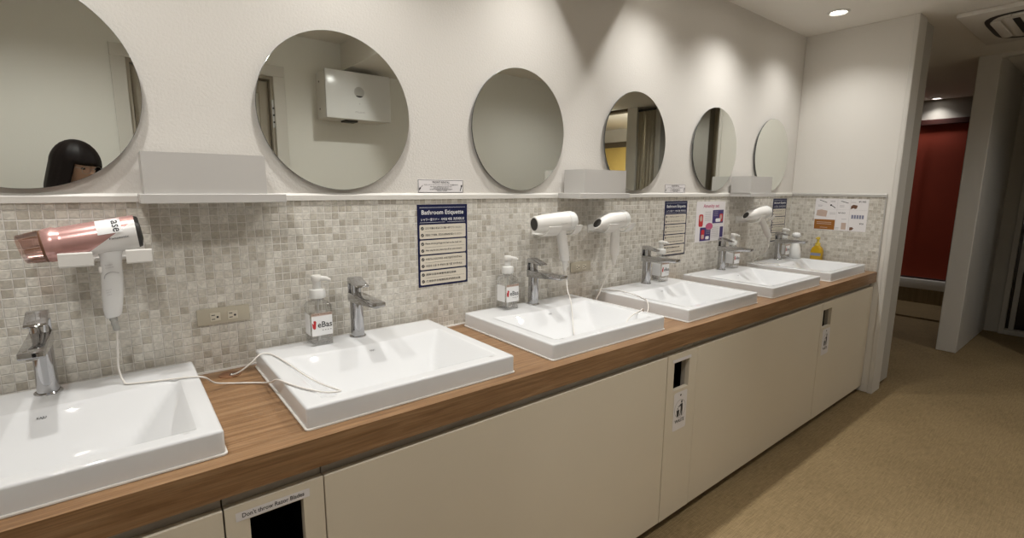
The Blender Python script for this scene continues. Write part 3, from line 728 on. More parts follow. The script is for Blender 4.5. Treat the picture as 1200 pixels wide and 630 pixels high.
t = thing('yellow_soap_bottle', 'yellow pump soap bottle on the farthest sink beneath the end wall notice', 'soap bottle', (4.035, -0.262+0.02, ZT), (0, 0, R(-90)))
bm = NB()
def rr2(a, b, z, r): return [Vector((x, y, z)) for x, y in rrect(-a, a, -b, b, r, 4)]
rings(bm, [rr2(0.037, 0.022, 0, 0.012), rr2(0.040, 0.025, 0.006, 0.014), rr2(0.040, 0.025, 0.11, 0.014), rr2(0.034, 0.022, 0.135, 0.014), rr2(0.016, 0.016, 0.155, 0.0155)]); obj('bottle', bm, 'amber', t, smooth=50)
bm = NB(); lathe(bm, [(0.017, 0.154), (0.017, 0.172), (0.008, 0.176), (0.008, 0.200), (0.012, 0.202), (0.012, 0.214), (0.004, 0.217)], 20); obj('pump', bm, 'yellow', t, smooth=40)
bm = NB(); box(bm, -0.006, 0.006, -0.036, 0.0, 0.203, 0.212, 0.002, 1); obj('nozzle', bm, 'yellow', t)
bm = NB(); rect(bm, -0.034, 0.034, 0.080, 0.100, lambda u, v, h: Vector((u, -0.025-h, v)), 0.0008); obj('label', bm, 'bluegrey', t, smooth=0)

# ------------------------------------------------------------------ mirrors
def make_mirror():
    t = thing('round_mirror', '', 'mirror', group='round wall mirrors')
    bm = NB(); lathe(bm, [(0.236, -0.0005), (0.236, -0.010)], 96, axis='y'); fixn(bm); obj('backing_plate', bm, 'dark', t)
    bm = NB(); lathe(bm, [(0.2495, -0.010), (0.250, -0.0105), (0.250, -0.0157), (0.2493, -0.0162)], 128, axis='y', cap1=False); fixn(bm); obj('polished_edge', bm, 'medge', t, smooth=50)
    bm = NB(); n = 128
    bm.faces.new([bm.verts.new((0.2493*math.cos(2*PI*i/n), -0.0162, 0.2493*math.sin(2*PI*i/n))) for i in range(n)]); fixn(bm)
    for f_ in bm.faces:
        if f_.normal.y > 0: f_.normal_flip()
    obj('mirror_glass', bm, 'mirror', t, smooth=0)
    return t
ML = ['round frameless mirror at the top left, reflecting a person with black hair', 'round frameless mirror reflecting a white wall box and a doorway',
      'round frameless mirror reflecting only plain grey wall', 'round frameless mirror reflecting a yellow lit room and a curtain',
      'round frameless mirror reflecting a dark post and the pale end wall', 'round frameless mirror nearest the end wall']
m0 = make_mirror(); m0['label'] = ML[0]; m0.location = (MX[0], 0, 1.6704)
for i in range(1, 6): dup(m0, (MX[i], 0, 1.6704), ML[i])

# ------------------------------------------------------------------ wall shelves with boxes
def make_shelf():
    t = thing('wall_shelf', '', 'shelf', group='white wall shelves with a boxed upstand')
    bm = NB(); box(bm, 0, 0.341, -0.153, -0.0125, 1.385, 1.409, 0.0012, 1); obj('board', bm, 'shelf', t)
    return t
def make_tray():
    t = thing('storage_tray', '', 'tray', group='white open trays on the wall shelves')
    bm = NB(); a, b, c, d = 0, 0.282, -0.130, 0.0
    box(bm, a, b, c, c+0.004, 0, 0.105); box(bm, a, b, d-0.004, d, 0, 0.105); box(bm, a, a+0.004, c+0.004, d-0.004, 0, 0.105); box(bm, b-0.004, b, c+0.004, d-0.004, 0, 0.105); box(bm, a+0.004, b-0.004, c+0.004, d-0.004, 0, 0.004)
    bmesh.ops.remove_doubles(bm, verts=bm.verts[:], dist=1e-5)
    obj('tray_body', bm, 'shelf', t, smooth=0)
    bm = NB(); box(bm, a+0.01, b-0.01, c+0.01, d-0.01, 0.004, 0.006); obj('tray_liner', bm, 'whitemat', t, smooth=0)
    return t
sh = make_shelf(); tr = make_tray()
for i, (x, bx, n1, n2) in enumerate(((0.050, 0.0605, 'white wall shelf between the two nearest mirrors', 'white open tray on the shelf between the two nearest mirrors'),
    (1.604, 1.636, 'white wall shelf above the pair of white hair dryers', 'white open tray on the shelf between the third and fourth mirrors'),
    (3.145, 3.143, 'white wall shelf under the farthest mirrors above the last hair dryer', 'white open tray on the farthest shelf in front of the last mirror'))):
    if i == 0: sh.location = (x, 0, 0); sh['label'] = n1; tr.location = (bx, -0.0125-0.001, 1.4092); tr['label'] = n2
    else: dup(sh, (x, 0, 0), n1); dup(tr, (bx, -0.0135-0.005, 1.4092), n2)

# ------------------------------------------------------------------ outlets
def make_outlet():
    t = thing('power_outlet', '', 'outlet', group='beige double outlets on the mosaic')
    W2, H2 = 0.140, 0.050
    bm = NB(); box(bm, 0, W2, -0.0135, -0.0065, 0, H2, 0.003, 2); obj('cover_plate', bm, 'beige', t)
    for k in range(2):
        x = 0.033+0.046*k; bm = NB(); box(bm, x, x+0.027, -0.0155, -0.0134, 0.011, 0.036, 0.0008, 1); s = obj('socket', bm, 'beigelight', t)
        f = on_wall(x, 0.011, -0.0155); bm = NB(); rect(bm, 0.004, 0.013, 0.0170, 0.0195, f, 0.0003); rect(bm, 0.004, 0.013, 0.005, 0.0075, f, 0.0003); flat(bm, ell(0.0195, 0.0115, 0.0032, 0.0034, 14), f, 0.0003); obj('socket_holes', bm, 'ink', s, smooth=0)
    return t
o0 = make_outlet(); o0.location = (0.157, 0, 1.021); o0['label'] = 'beige double power outlet right of the pink hair dryer'
dup(o0, (1.700, 0, 1.026), 'beige double power outlet behind the hanging cord of the white hair dryer')

# ------------------------------------------------------------------ notices
def etiquette():
    t = thing('etiquette_notice', '', 'notice', group='navy bathroom etiquette notices')
    Wp, Hp = 0.223, 0.316; f = on_wall(0, 0, -0.0062)
    bm = NB(); box(bm, 0, Wp, -0.0075, -0.0062, 0, Hp); obj('board', bm, 'navy', t, smooth=0)
    bm = NB(); text(bm, 'Bathroom Etiquette', 0.018, 0.273, 0.187, 0.022, f, 0.002); text(bm, 'シャワー室マナー  샤워실 예절  洗手间礼仪', 0.014, 0.254, 0.195, 0.011, f, 0.002)
    for a, b in ((0.010, 0.120), ): rect(bm, a, b, 0.2475, 0.2485, f, 0.002)
    rect(bm, 0.130, 0.213, 0.2475, 0.2485, f, 0.002); rect(bm, 0.010, 0.213, 0.304, 0.3052, f, 0.002); obj('title', bm, 'whiteink', t, smooth=0)
    L_ = [('ゴミや髪の毛はゴミ箱へ捨ててください', '洗面台ご使用後、周辺の水滴は拭き取ってください'), ('Please throw garbage and hair in the trash can.', 'After using the sink, please wipe off the water around it.'),
          ('쓰레기나 머리카락은 쓰레기통에 버려주세요', '세면대 사용 후 주변의 물기를 닦아주세요'), ('請將垃圾和頭髮丟進垃圾桶', '使用洗手台後請擦乾周圍的水滴')]
    for k in range(4):
        z1 = 0.240-0.0595*k; z0 = z1-0.054
        bm = NB(); flat(bm, rrect(0.008, Wp-0.008, z0, z1, 0.005, 3), f, 0.0018); bx = obj('text_box', bm, 'cream', t, smooth=0)
        bm = NB(); dot = NB()
        for j in range(2):
            zz = z1-0.014-0.026*j
            flat(bm, ell(0.020, zz, 0.0065, 0.0065, 16), f, 0.0021)
            flat(dot, [(0.0165, zz), (0.0195, zz-0.0035), (0.0245, zz+0.004), (0.0235, zz+0.0048), (0.0193, zz-0.0015), (0.0175, zz+0.001)], f, 0.0024)
            s = L_[k][j]; wd = 0.165 if k < 3 else 0.135+0.02*j
            text(bm, s, 0.032, zz-0.0045, wd, 0.009, f, 0.0021)
        rect(bm, 0.03, Wp-0.016, z1-0.0275, z1-0.0269, f, 0.0021)
        obj('lettering', bm, 'ink', bx, smooth=0); obj('tick', dot, 'cream', bx, smooth=0)
    return t
e0 = etiquette(); e0.location = (0.884, 0, 1.050); e0['label'] = 'navy bathroom etiquette notice on the mosaic between the second and third mirrors'
dup(e0, (2.448, 0, 1.046), 'navy bathroom etiquette notice beside the small colourful notice')
dup(e0, (3.785, 0, 1.050), 'navy bathroom etiquette notice partly hidden behind the farthest hair dryer')
def rental():
    t = thing('rental_sign', '', 'sign', group='small front rental signs')
    f = on_wall(0, 0, 0); Wp, Hp = 0.200, 0.050
    bm = NB(); box(bm, 0, Wp, -0.003, -0.0003, 0, Hp, 0.0008, 1); obj('plate', bm, 'paper', t)
    bm = NB(); g = 0.0016
    for a, b, c, d in ((0.001, Wp-0.001, 0.001, 0.001+g), (0.001, Wp-0.001, Hp-0.001-g, Hp-0.001), (0.001, 0.001+g, 0.001, Hp-0.001), (Wp-0.001-g, Wp-0.001, 0.001, Hp-0.001)): rect(bm, a, b, c, d, f, 0.0034)
    text(bm, 'FRONT RENTAL', 0.062, 0.036, 0.076, 0.0075, f, 0.0034)
    text(bm, 'フロントにてヘアアイロン・カールアイロンを貸出中です', 0.026, 0.0275, 0.150, 0.0055, f, 0.0034); text(bm, 'Hair irons are available for rent at the front desk', 0.052, 0.0215, 0.095, 0.0042, f, 0.0034)
    text(bm, '프런트에서 고데기를 대여합니다', 0.066, 0.0165, 0.066, 0.004, f, 0.0034); text(bm, '前台提供直髮器及捲髮器租借服務', 0.050, 0.0112, 0.100, 0.004, f, 0.0034); text(bm, 'FRONT DESK', 0.080, 0.006, 0.046, 0.0038, f, 0.0034)
    obj('lettering', bm, 'ink', t, smooth=0)
    bm = NB()
    flat(bm, [(0.004, 0.010), (0.006, 0.0095), (0.013, 0.018), (0.011, 0.021), (0.006, 0.019)], f, 0.0036); rect(bm, 0.010, 0.022, 0.0235, 0.025, f, 0.0036, 0.8)
    rect(bm, 0.1795, 0.1975, 0.014, 0.0175, f, 0.0036, 1.2); flat(bm, ell(0.192, 0.026, 0.0035, 0.0045, 12), f, 0.0036)
    obj('tool_drawing', bm, 'ink', t, smooth=0); return t
r0 = rental(); r0.location = (0.892, 0, 1.410); r0['label'] = 'small white front rental sign between the second and third mirrors'
dup(r0, (2.445, 0, 1.408), 'small white front rental sign between the fourth and fifth mirrors')
# colourful notice
t = thing('amenity_notice', 'small colourful white notice with purple pictures on the mosaic', 'notice', (2.775, 0, 1.105))
f = on_wall(0, 0, -0.0062); bm = NB(); box(bm, 0, 0.335, -0.0072, -0.0062, 0, 0.250); obj('sheet', bm, 'paper', t, smooth=0)
bm = NB(); text(bm, 'Amenity set', 0.075, 0.205, 0.185, 0.030, f, 0.0015); flat(bm, ell(0.155, 0.095, 0.042, 0.022, 20), f, 0.0017); obj('pink_print', bm, 'pink', t, smooth=0)
bm = NB(); rect(bm, 0.188, 0.318, 0.112, 0.196, f, 0.0015); rect(bm, 0.052, 0.175, 0.006, 0.090, f, 0.0015); rect(bm, 0.285, 0.325, 0.020, 0.088, f, 0.0015); obj('purple_panel', bm, 'purple', t, smooth=0)
bm = NB()
for k in range(7): rect(bm, 0.10, 0.17, 0.185-0.009*k, 0.187-0.009*k, f, 0.0015); rect(bm, 0.185, 0.270, 0.085-0.010*k, 0.087-0.010*k, f, 0.0015)
for k in range(4): rect(bm, 0.20, 0.25, 0.185-0.009*k, 0.187-0.009*k, f, 0.0018); rect(bm, 0.12, 0.165, 0.078-0.010*k, 0.080-0.010*k, f, 0.0018)
obj('text_rows', bm, 'greyink', t, smooth=0)
bm = NB(); flat(bm, rrect(0.032, 0.080, 0.096, 0.172, 0.012), f, 0.0016); flat(bm, rrect(0.270, 0.312, 0.120, 0.172, 0.012), f, 0.0018); flat(bm, rrect(0.066, 0.104, 0.016, 0.076, 0.010), f, 0.0018); obj('red_product', bm, 'brownink' if False else 'red', t, smooth=0)
bm = NB(); flat(bm, ell(0.056, 0.146, 0.014, 0.018), f, 0.002); flat(bm, ell(0.288, 0.15, 0.012, 0.016), f, 0.002); flat(bm, rrect(0.07, 0.10, 0.02, 0.045, 0.006), f, 0.002); obj('tan_product', bm, 'tan', t, smooth=0)
bm = NB(); flat(bm, rrect(0.225, 0.285, 0.120, 0.142, 0.008), f, 0.0021); flat(bm, rrect(0.118, 0.158, 0.014, 0.034, 0.006), f, 0.0021); obj('caption', bm, 'whiteink', t, smooth=0)
# price notice on the end wall
t = thing('price_notice', 'white price list notice with an orange block on the end wall mosaic', 'notice', (XE, -0.178, 1.140))
f = lambda u, v, h: Vector((-0.0062-h, -u, v))
bm = NB(); box(bm, -0.0074, -0.0062, -0.336, 0, 0.003, 0.230); obj('sheet', bm, 'paper', t, smooth=0)
bm = NB(); rect(bm, 0.004, 0.140, 0.006, 0.078, f, 0.0015); ob = obj('orange_block', bm, 'orange', t, smooth=0)
bm = NB()
for a, b, z in ((0.02, 0.118, 0.056), (0.02, 0.118, 0.044), (0.045, 0.095, 0.018)): rect(bm, a, b, z, z+0.004, f, 0.0019)
obj('pale_line', bm, 'tan', ob, smooth=0)
bm = NB(); text(bm, '¥100', 0.275, 0.205, 0.045, 0.013, f, 0.0015); text(bm, '¥100', 0.155, 0.124, 0.045, 0.011, f, 0.0015); text(bm, '¥50', 0.293, 0.052, 0.026, 0.012, f, 0.0015)
rect(bm, 0.025, 0.078, 0.2085, 0.2125, f, 0.0015, -0.35); rect(bm, 0.098, 0.138, 0.172, 0.177, f, 0.0015, -0.6); flat(bm, ell(0.104, 0.183, 0.006, 0.007, 12), f, 0.0015); rect(bm, 0.165, 0.215, 0.205, 0.209, f, 0.0015, -0.28)
obj('lettering', bm, 'ink', t, smooth=0)
bm = NB(); flat(bm, [(0.230, 0.158), (0.232, 0.180), (0.245, 0.190), (0.272, 0.185), (0.268, 0.164), (0.256, 0.160), (0.250, 0.166)], f, 0.0015); obj('brown_picture', bm, 'brownink', t, smooth=0); bm = NB(); flat(bm, [(0.235, 0.008), (0.236, 0.030), (0.252, 0.032), (0.262, 0.022), (0.250, 0.010)], f, 0.0015); obj('brown_picture', bm, 'brownink', t, smooth=0)
bm = NB(); flat(bm, [(0.012, 0.105), (0.016, 0.145), (0.045, 0.150), (0.085, 0.142), (0.080, 0.098), (0.050, 0.100)], f, 0.0015); rect(bm, 0.182, 0.212, 0.012, 0.060, f, 0.0015); obj('beige_picture', bm, 'tan', t, smooth=0)
bm = NB()
for k in range(5): rect(bm, 0.240+0.016*k, 0.252+0.016*k, 0.092, 0.118, f, 0.0015)
obj('blue_picture', bm, 'bluegrey', t, smooth=0)
bm = NB()
for a, b, z in ((0.018, 0.05, 0.180), (0.02, 0.046, 0.172), (0.098, 0.13, 0.213), (0.098, 0.13, 0.206), (0.16, 0.19, 0.172), (0.16, 0.19, 0.180), (0.10, 0.14, 0.128), (0.10, 0.14, 0.118), (0.18, 0.21, 0.085), (0.23, 0.26, 0.205), (0.145, 0.17, 0.02), (0.145, 0.165, 0.012)): rect(bm, a, b, z, z+0.003, f, 0.0015)
for a in (0.145, 0.226): rect(bm, a, a+0.001, 0.006, 0.226, f, 0.0014)
rect(bm, 0.006, 0.33, 0.152, 0.1528, f, 0.0014); obj('fine_print', bm, 'greyink', t, smooth=0)

# ------------------------------------------------------------------ hair dryers and their brackets
def loft(bm, secs, n=36, axis='x', cap0=True, cap1=True, sq=2.0):
    """secs: (pos, cy, cz, ry, rz, shear)"""
    rs = []
    for s in secs:
        x, cy, cz, ry, rz = s[:5]; shr = s[5] if len(s) > 5 else 0
        ring = []
        for i in range(n):
            a = 2*PI*i/n; c, d = math.cos(a), math.sin(a); k = (abs(c)**sq+abs(d)**sq)**(-1/sq)
            yy, zz = cy+ry*c*k, cz+rz*d*k
            ring.append(Vector((x+shr*(zz-cz), yy, zz)) if axis == 'x' else Vector((yy, zz, x)))
        rs.append(ring)
    rings(bm, rs, cap0, cap1); return fixn(bm)
def bracket(x0, x1, slot0, slot1, z, depth, label, lip=0.022):
    """white wall bracket: two arms with turned-up lips either side of the handle slot"""
    t = thing('dryer_bracket', label, 'bracket', (0, 0, 0), group='white wall brackets for hair dryers')
    bm = NB(); box(bm, x0+0.008, x1-0.008, -0.0125, -0.0065, z-0.012, z+0.03, 0.002, 1); box(bm, x0+0.008, x1-0.008, -0.03, -0.0125, z-0.006, z, 0.001, 1); obj('wall_plate', bm, 'white', t)
    for a, b in ((x0, slot0), (slot1, x1)):
        bm = NB()
        pts = [(-0.028, z-0.005), (-0.028, z), (-depth+0.012, z), (-depth+0.006, z+0.004), (-depth+0.004, z+lip-0.004), (-depth+0.002, z+lip), (-depth, z+lip-0.003), (-depth, z-0.002), (-depth+0.006, z-0.006)]
        prism(bm, pts, a, b, lambda u, v, h: Vector((h, u, v)))
        es = [e for e in bm.edges if abs(e.verts[0].co.x-e.verts[1].co.x) < 1e-6 and min(e.verts[0].co.y, e.verts[1].co.y) < -depth+0.008]
        obj('arm', bm, 'white', t)
    return t
def saddle(x0, x1, slot0, slot1, yc, zc, r, label):
    """white wall bracket whose two arms curve under the barrel like a saddle"""
    t = thing('dryer_bracket', label, 'bracket', (0, 0, 0), group='white wall brackets for hair dryers')
    bm = NB(); box(bm, slot0-0.03, slot1+0.03, -0.0125, -0.0065, zc-r-0.012, zc-r+0.030, 0.002, 1); obj('wall_plate', bm, 'white', t)
    th = 0.004
    for a, b in ((x0, slot0), (slot1, x1)):
        pth = [(-0.0125, zc-r)]+[(yc-r*math.sin(R(q)), zc-r*math.cos(R(q))) for q in range(0, 78, 7)]
        out = [(-0.0125, zc-r-th)]+[(yc-(r+th)*math.sin(R(q)), zc-(r+th)*math.cos(R(q))) for q in range(0, 78, 7)]
        lf = 0.045 if a == x0 else 0.0
        bm = NB(); prism(bm, pth+out[::-1], a, b, lambda u, v, h: Vector((h+(lf*min(1, max(0, (u-yc)/(-0.0125-yc))) if h == a else 0), u, v))); obj('arm', bm, 'white', t, smooth=40)
    return t
# --- pink and white dryer
def pink_material():
    m, t_, N, L, b = nt('rose_and_white_shell')
    tc = N.new('ShaderNodeTexCoord'); sp = N.new('ShaderNodeSeparateXYZ'); L.new(tc.outputs['Object'], sp.inputs[0])
    # the white shell rises diagonally towards the intake end
    a = N.new('ShaderNodeMath'); a.operation = 'MULTIPLY_ADD'; L.new(sp.outputs['X'], a.inputs[0]); a.inputs[1].default_value = 0.60; a.inputs[2].default_value = -0.0290
    c = N.new('ShaderNodeMath'); c.operation = 'GREATER_THAN'; L.new(sp.outputs['Z'], c.inputs[0]); L.new(a.outputs[0], c.inputs[1])
    mx = N.new('ShaderNodeMix'); mx.data_type = 'RGBA'; mx.inputs[6].default_value = (0.76, 0.75, 0.74, 1); mx.inputs[7].default_value = (0.62, 0.36, 0.335, 1)
    L.new(c.outputs[0], mx.inputs[0]); L.new(mx.outputs[2], b.inputs['Base Color'])
    mm = N.new('ShaderNodeMath'); mm.operation = 'MULTIPLY'; mm.inputs[1].default_value = 0.5; L.new(c.outputs[0], mm.inputs[0]); L.new(mm.outputs[0], b.inputs['Metallic'])
    b.inputs['Roughness'].default_value = 0.27
    return m
t = thing('pink_hair_dryer', 'rose pink and white hair dryer hanging at the left edge of the mosaic', 'hair dryer', (-0.063, -0.115, 1.3005), (0, R(-8), R(0)))
bm = NB(); loft(bm, [(-0.075, 0, -0.001, 0.037, 0.037), (-0.070, 0, -0.001, 0.0395, 0.0395), (-0.055, 0, 0, 0.0405, 0.0405), (-0.047, 0, 0, 0.0370, 0.0375), (-0.04, 0, 0, 0.0375, 0.0380), (0.02, 0, 0, 0.0392, 0.0402), (0.07, 0, 0, 0.0405, 0.042), (0.100, 0, 0, 0.041, 0.0425, 0.05)], 48)
obj('shell', bm, pink_material(), t, smooth=40)
bm = NB(); loft(bm, [(-0.116, 0, -0.001, 0.0325, 0.0325, -0.1), (-0.112, 0, -0.001, 0.034, 0.034, -0.1), (-0.085, 0, -0.001, 0.0360, 0.0360), (-0.074, 0, -0.001, 0.037, 0.037), (-0.074, 0, -0.001, 0.035, 0.035), (-0.112, 0, -0.001, 0.032, 0.032, -0.1), (-0.1155, 0, -0.001, 0.031, 0.031, -0.1)], 40, cap0=False, cap1=False); nz = obj('translucent_nozzle', bm, 'rosesmoke', t, smooth=40)
bm = NB()
for k in range(8):
    a = 2*PI*k/8; y, z = 0.0362*math.cos(a), -0.001+0.0362*math.sin(a); tube(bm, [(-0.080, y, z), (-0.092, y*0.97, z*0.97), (-0.104, y*0.93, z*0.93)], 0.0012, 5, 2)
obj('nozzle_rib', bm, 'copper', nz)
bm = NB(); loft(bm, [(-0.0785, 0, -0.001, 0.0368, 0.0368), (-0.0750, 0, -0.001, 0.0382, 0.0382), (-0.072, 0, -0.001, 0.0372, 0.0372)], 40); obj('nozzle_ring', bm, 'brownink', nz, smooth=30)
bm = NB(); loft(bm, [(0.0995, 0, 0, 0.039, 0.0405, 0.05), (0.108, 0, 0, 0.036, 0.037, 0.05), (0.111, 0, 0, 0.02, 0.02)], 40); obj('intake_grille', bm, 'dark', t, smooth=40)
# handle (leans back towards the nozzle end)
bm = NB(); hd = [(-0.022, 0.043, 0, 0.030, 0.021), (-0.036, 0.040, 0, 0.0255, 0.020), (-0.05, 0.037, 0, 0.0225, 0.0195), (-0.07, 0.033, 0, 0.0220, 0.019), (-0.10, 0.0275, 0, 0.0225, 0.019), (-0.14, 0.0190, 0, 0.0225, 0.018), (-0.175, 0.0115, 0, 0.0205, 0.0165), (-0.196, 0.0075, 0, 0.0175, 0.0145), (-0.200, 0.0065, 0, 0.014, 0.012)]
loft(bm, hd, 32, axis='z', sq=2.4); h = obj('handle', bm, 'whitegloss', t, smooth=45)
bm = NB(); tube(bm, [(0.012, -0.0175, -0.100), (0.017, -0.0195, -0.090), (0.030, -0.0198, -0.086), (0.043, -0.0165, -0.092)], 0.0009, 6); obj('hinge_seam', bm, 'greyink', h)
bm = NB(); box(bm, 0.006, 0.016, -0.012, -0.004, -0.085, -0.07, 0.002, 1); obj('switch', bm, 'whitemat', h)
f = lambda u, v, h_: Vector((0.036+u, -0.0202-h_, -0.07+v))
bm = NB(); text(bm, 'TURBO', -0.016, 0.0, 0.016, 0.0035, f, 0.0); text(bm, 'COOL', -0.016, -0.006, 0.018, 0.003, f, 0.0)
f2 = lambda u, v, h_: Vector((0.008+u, -0.0195-h_, -0.13+v))
text(bm, 'HOT', 0.0, 0.0, 0.012, 0.003, f2, 0.0); text(bm, 'SET', 0.0, -0.006, 0.010, 0.003, f2, 0.0); text(bm, 'DRY', 0.0, -0.012, 0.010, 0.003, f2, 0.0); obj('printed_marks', bm, 'greyink', h, smooth=0)
bm = NB(); lathe(bm, [(0.0065, -0.236), (0.0075, -0.230), (0.0068, -0.224), (0.0082, -0.218), (0.0072, -0.212), (0.0088, -0.206), (0.0075, -0.199), (0.008, -0.196)], 16, (0.005, 0, 0)); obj('strain_relief', bm, 'greycord', h, smooth=20)
def cyl(u, v, h_):           # wrap onto the barrel: u along the axis, v = height
    z = v; r = 0.0418+h_; y = -math.sqrt(max(1e-6, r*r-z*z)); return Vector((u, y, z))
bm = NB()
for k in range(8):
    for j in range(6):
        u0, u1 = 0.026+0.006*k, 0.026+0.006*(k+1); v0, v1 = 0.008+0.0055*j, 0.008+0.0055*(j+1)
        bm.faces.new([bm.verts.new(cyl(a, min(b, 0.0405), 0.0003)) for a, b in ((u0, v0), (u1, v0), (u1, v1), (u0, v1))])
bmesh.ops.remove_doubles(bm, verts=bm.verts[:], dist=1e-5); st = obj('sticker', bm, 'whiteink', t, smooth=60)
bm = NB(); text(bm, 'ase', 0.056, 0.037, 0.026, 0.013, lambda u, v, h_: cyl(u, min(v, 0.040), h_), 0.0009, -PI/2); obj('lettering', bm, 'ink', st, smooth=0)
bm = NB(); text(bm, 'Panasonic', 0.045, -0.0065, 0.038, 0.005, cyl, 0.0009); obj('maker_lettering', bm, 'ink', t, smooth=0)
# cord in world coordinates, re-expressed in the dryer's frame
def cord(parent, pts, r=0.0026, k=8, name='power_cord', m='cord'):
    bpy.context.view_layer.update(); inv = parent.matrix_world.inverted()
    bm = NB(); tube(bm, pts, r, 8, k); bm.transform(inv); return obj(name, bm, m, parent, smooth=60)
ZR = ZS+0.0042
bpy.context.view_layer.update()
pb = t.matrix_world @ Vector((0.005, 0, -0.234))
cord(t, [pb, pb+Vector((-0.003, 0.0, -0.05)), (-0.032, -0.112, 0.975), (-0.029, -0.120, 0.946), (-0.024, -0.132, 0.936), (-0.017, -0.146, ZR), (0.03, -0.163, ZR), (0.081, -0.178, ZR), (0.120, -0.192, ZR),
          (0.145, -0.195, 0.925), (0.170, -0.170, 0.896), (0.21, -0.150, ZT+0.0045), (0.24, -0.17, ZT+0.0045), (0.268, -0.19, ZT+0.0045), (0.286, -0.215, ZT+0.008), (0.287, -0.28, 0.905), (0.292, -0.34, 0.929), (0.308, -0.40, ZR), (0.330, -0.452, ZR), (0.358, -0.500, ZR), (0.376, -0.517, ZR+0.001),
          (0.392, -0.522, ZR+0.001), (0.391, -0.505, ZR), (0.372, -0.43, 0.929), (0.357, -0.34, 0.929), (0.345, -0.24, ZR), (0.333, -0.15, ZR), (0.318, -0.110, ZR+0.001), (0.297, -0.112, 0.934), (0.272, -0.115, 0.915), (0.245, -0.105, 0.893), (0.226, -0.085, ZT+0.006), (0.224, -0.074, ZT+0.0045)], 0.0024)
bracket(-0.114, 0.062, -0.052, 0.010, 1.2460, 0.166, 'white wall bracket holding the pink hair dryer', 0.029)
# --- white dryers
def white_dryer(name, label, loc, rot, handle_lean, conc, cord_pts, scale=1.03):
    t = thing(name, label, 'hair dryer', loc, rot, group='white hair dryers')
    sc = lambda L_: [tuple(v*scale for v in s[:5])+((s[5],) if len(s) > 5 else ()) for s in L_]
    if conc:
        secs = [(-0.110, 0, -0.004, 0.022, 0.0205, 0.85), (-0.104, 0, -0.004, 0.025, 0.0235, 0.7), (-0.07, 0, -0.002, 0.034, 0.033, 0.3), (-0.04, 0, 0, 0.0385, 0.038, 0.1), (-0.03, 0, 0, 0.0395, 0.039), (0.02, 0, 0, 0.041, 0.041), (0.062, 0, 0, 0.0415, 0.0415)]
    else:
        secs = [(-0.103, 0, 0, 0.030, 0.030), (-0.099, 0, 0, 0.0325, 0.0325), (-0.06, 0, 0, 0.0365, 0.0365), (0.0, 0, 0, 0.040, 0.040), (0.062, 0, 0, 0.0415, 0.0415)]
    bm = NB(); loft(bm, sc(secs), 44); obj('barrel', bm, 'white', t, smooth=45)
    bm = NB(); loft(bm, sc([(0.060, 0, 0, 0.0422, 0.0422), (0.085, 0, 0, 0.0418, 0.0418), (0.098, 0, 0, 0.038, 0.038), (0.104, 0, 0, 0.028, 0.028), (0.106, 0, 0, 0.01, 0.01)]), 40); obj('rear_cap', bm, 'milky', t, smooth=45)
    s0 = secs[0]
    bm = NB(); loft(bm, sc([(s0[0]-0.0006, 0, s0[2], s0[3]*0.86, s0[4]*0.86, s0[5] if conc else 0), (s0[0]+0.02, 0, s0[2], s0[3]*0.7, s0[4]*0.7)]), 32); obj('air_outlet', bm, 'dark', t, smooth=30)
    a = handle_lean
    bm = NB(); hs = [(-0.030, 0.030, 0, 0.025, 0.020), (-0.055, 0.031+a*0.2, 0, 0.022, 0.0200), (-0.09, 0.031+a*0.45, 0, 0.0215, 0.0200), (-0.13, 0.031+a*0.72, 0, 0.0225, 0.0205), (-0.166, 0.031+a*0.97, 0, 0.0215, 0.018), (-0.170, 0.031+a, 0, 0.019, 0.016)]
    loft(bm, sc(hs), 28, axis='z', sq=2.3); h_ = obj('handle', bm, 'white', t, smooth=45)
    cx = 0.031+a
    bm = NB(); lathe(bm, [(r_*scale, z_*scale) for r_, z_ in ((0.0042, -0.214), (0.0075, -0.209), (0.0100, -0.192), (0.0130, -0.178), (0.0135, -0.169))], 18, (cx*scale, 0, 0)); obj('strain_relief', bm, 'white', h_, smooth=40)
    if not conc:
        bm = NB(); q_ = [(0.012*scale+cx*scale+0.011*math.cos(x_)-0.002, 0, -0.19*scale+0.011*math.sin(x_)) for x_ in [-2.4, -1.5, -0.6, 0.3, 1.2, 2.1]]; tube(bm, q_, 0.0022, 6, 5); obj('hanging_loop', bm, 'white', h_, smooth=60)
    bm = NB(); text(bm, 'Panasonic', 0.005*scale, -0.006*scale, 0.034*scale, 0.0042*scale, lambda u, v, hh: Vector((u, -math.sqrt(max(1e-6, (0.0412*scale+hh)**2-v*v)), v)), 0.0006); obj('maker_lettering', bm, 'greyink', t, smooth=0)
    bpy.context.view_layer.update()
    p0 = t.matrix_world @ Vector((cx*scale, 0, -0.212*scale))
    cord(t, [p0]+cord_pts, 0.0024)
    return t
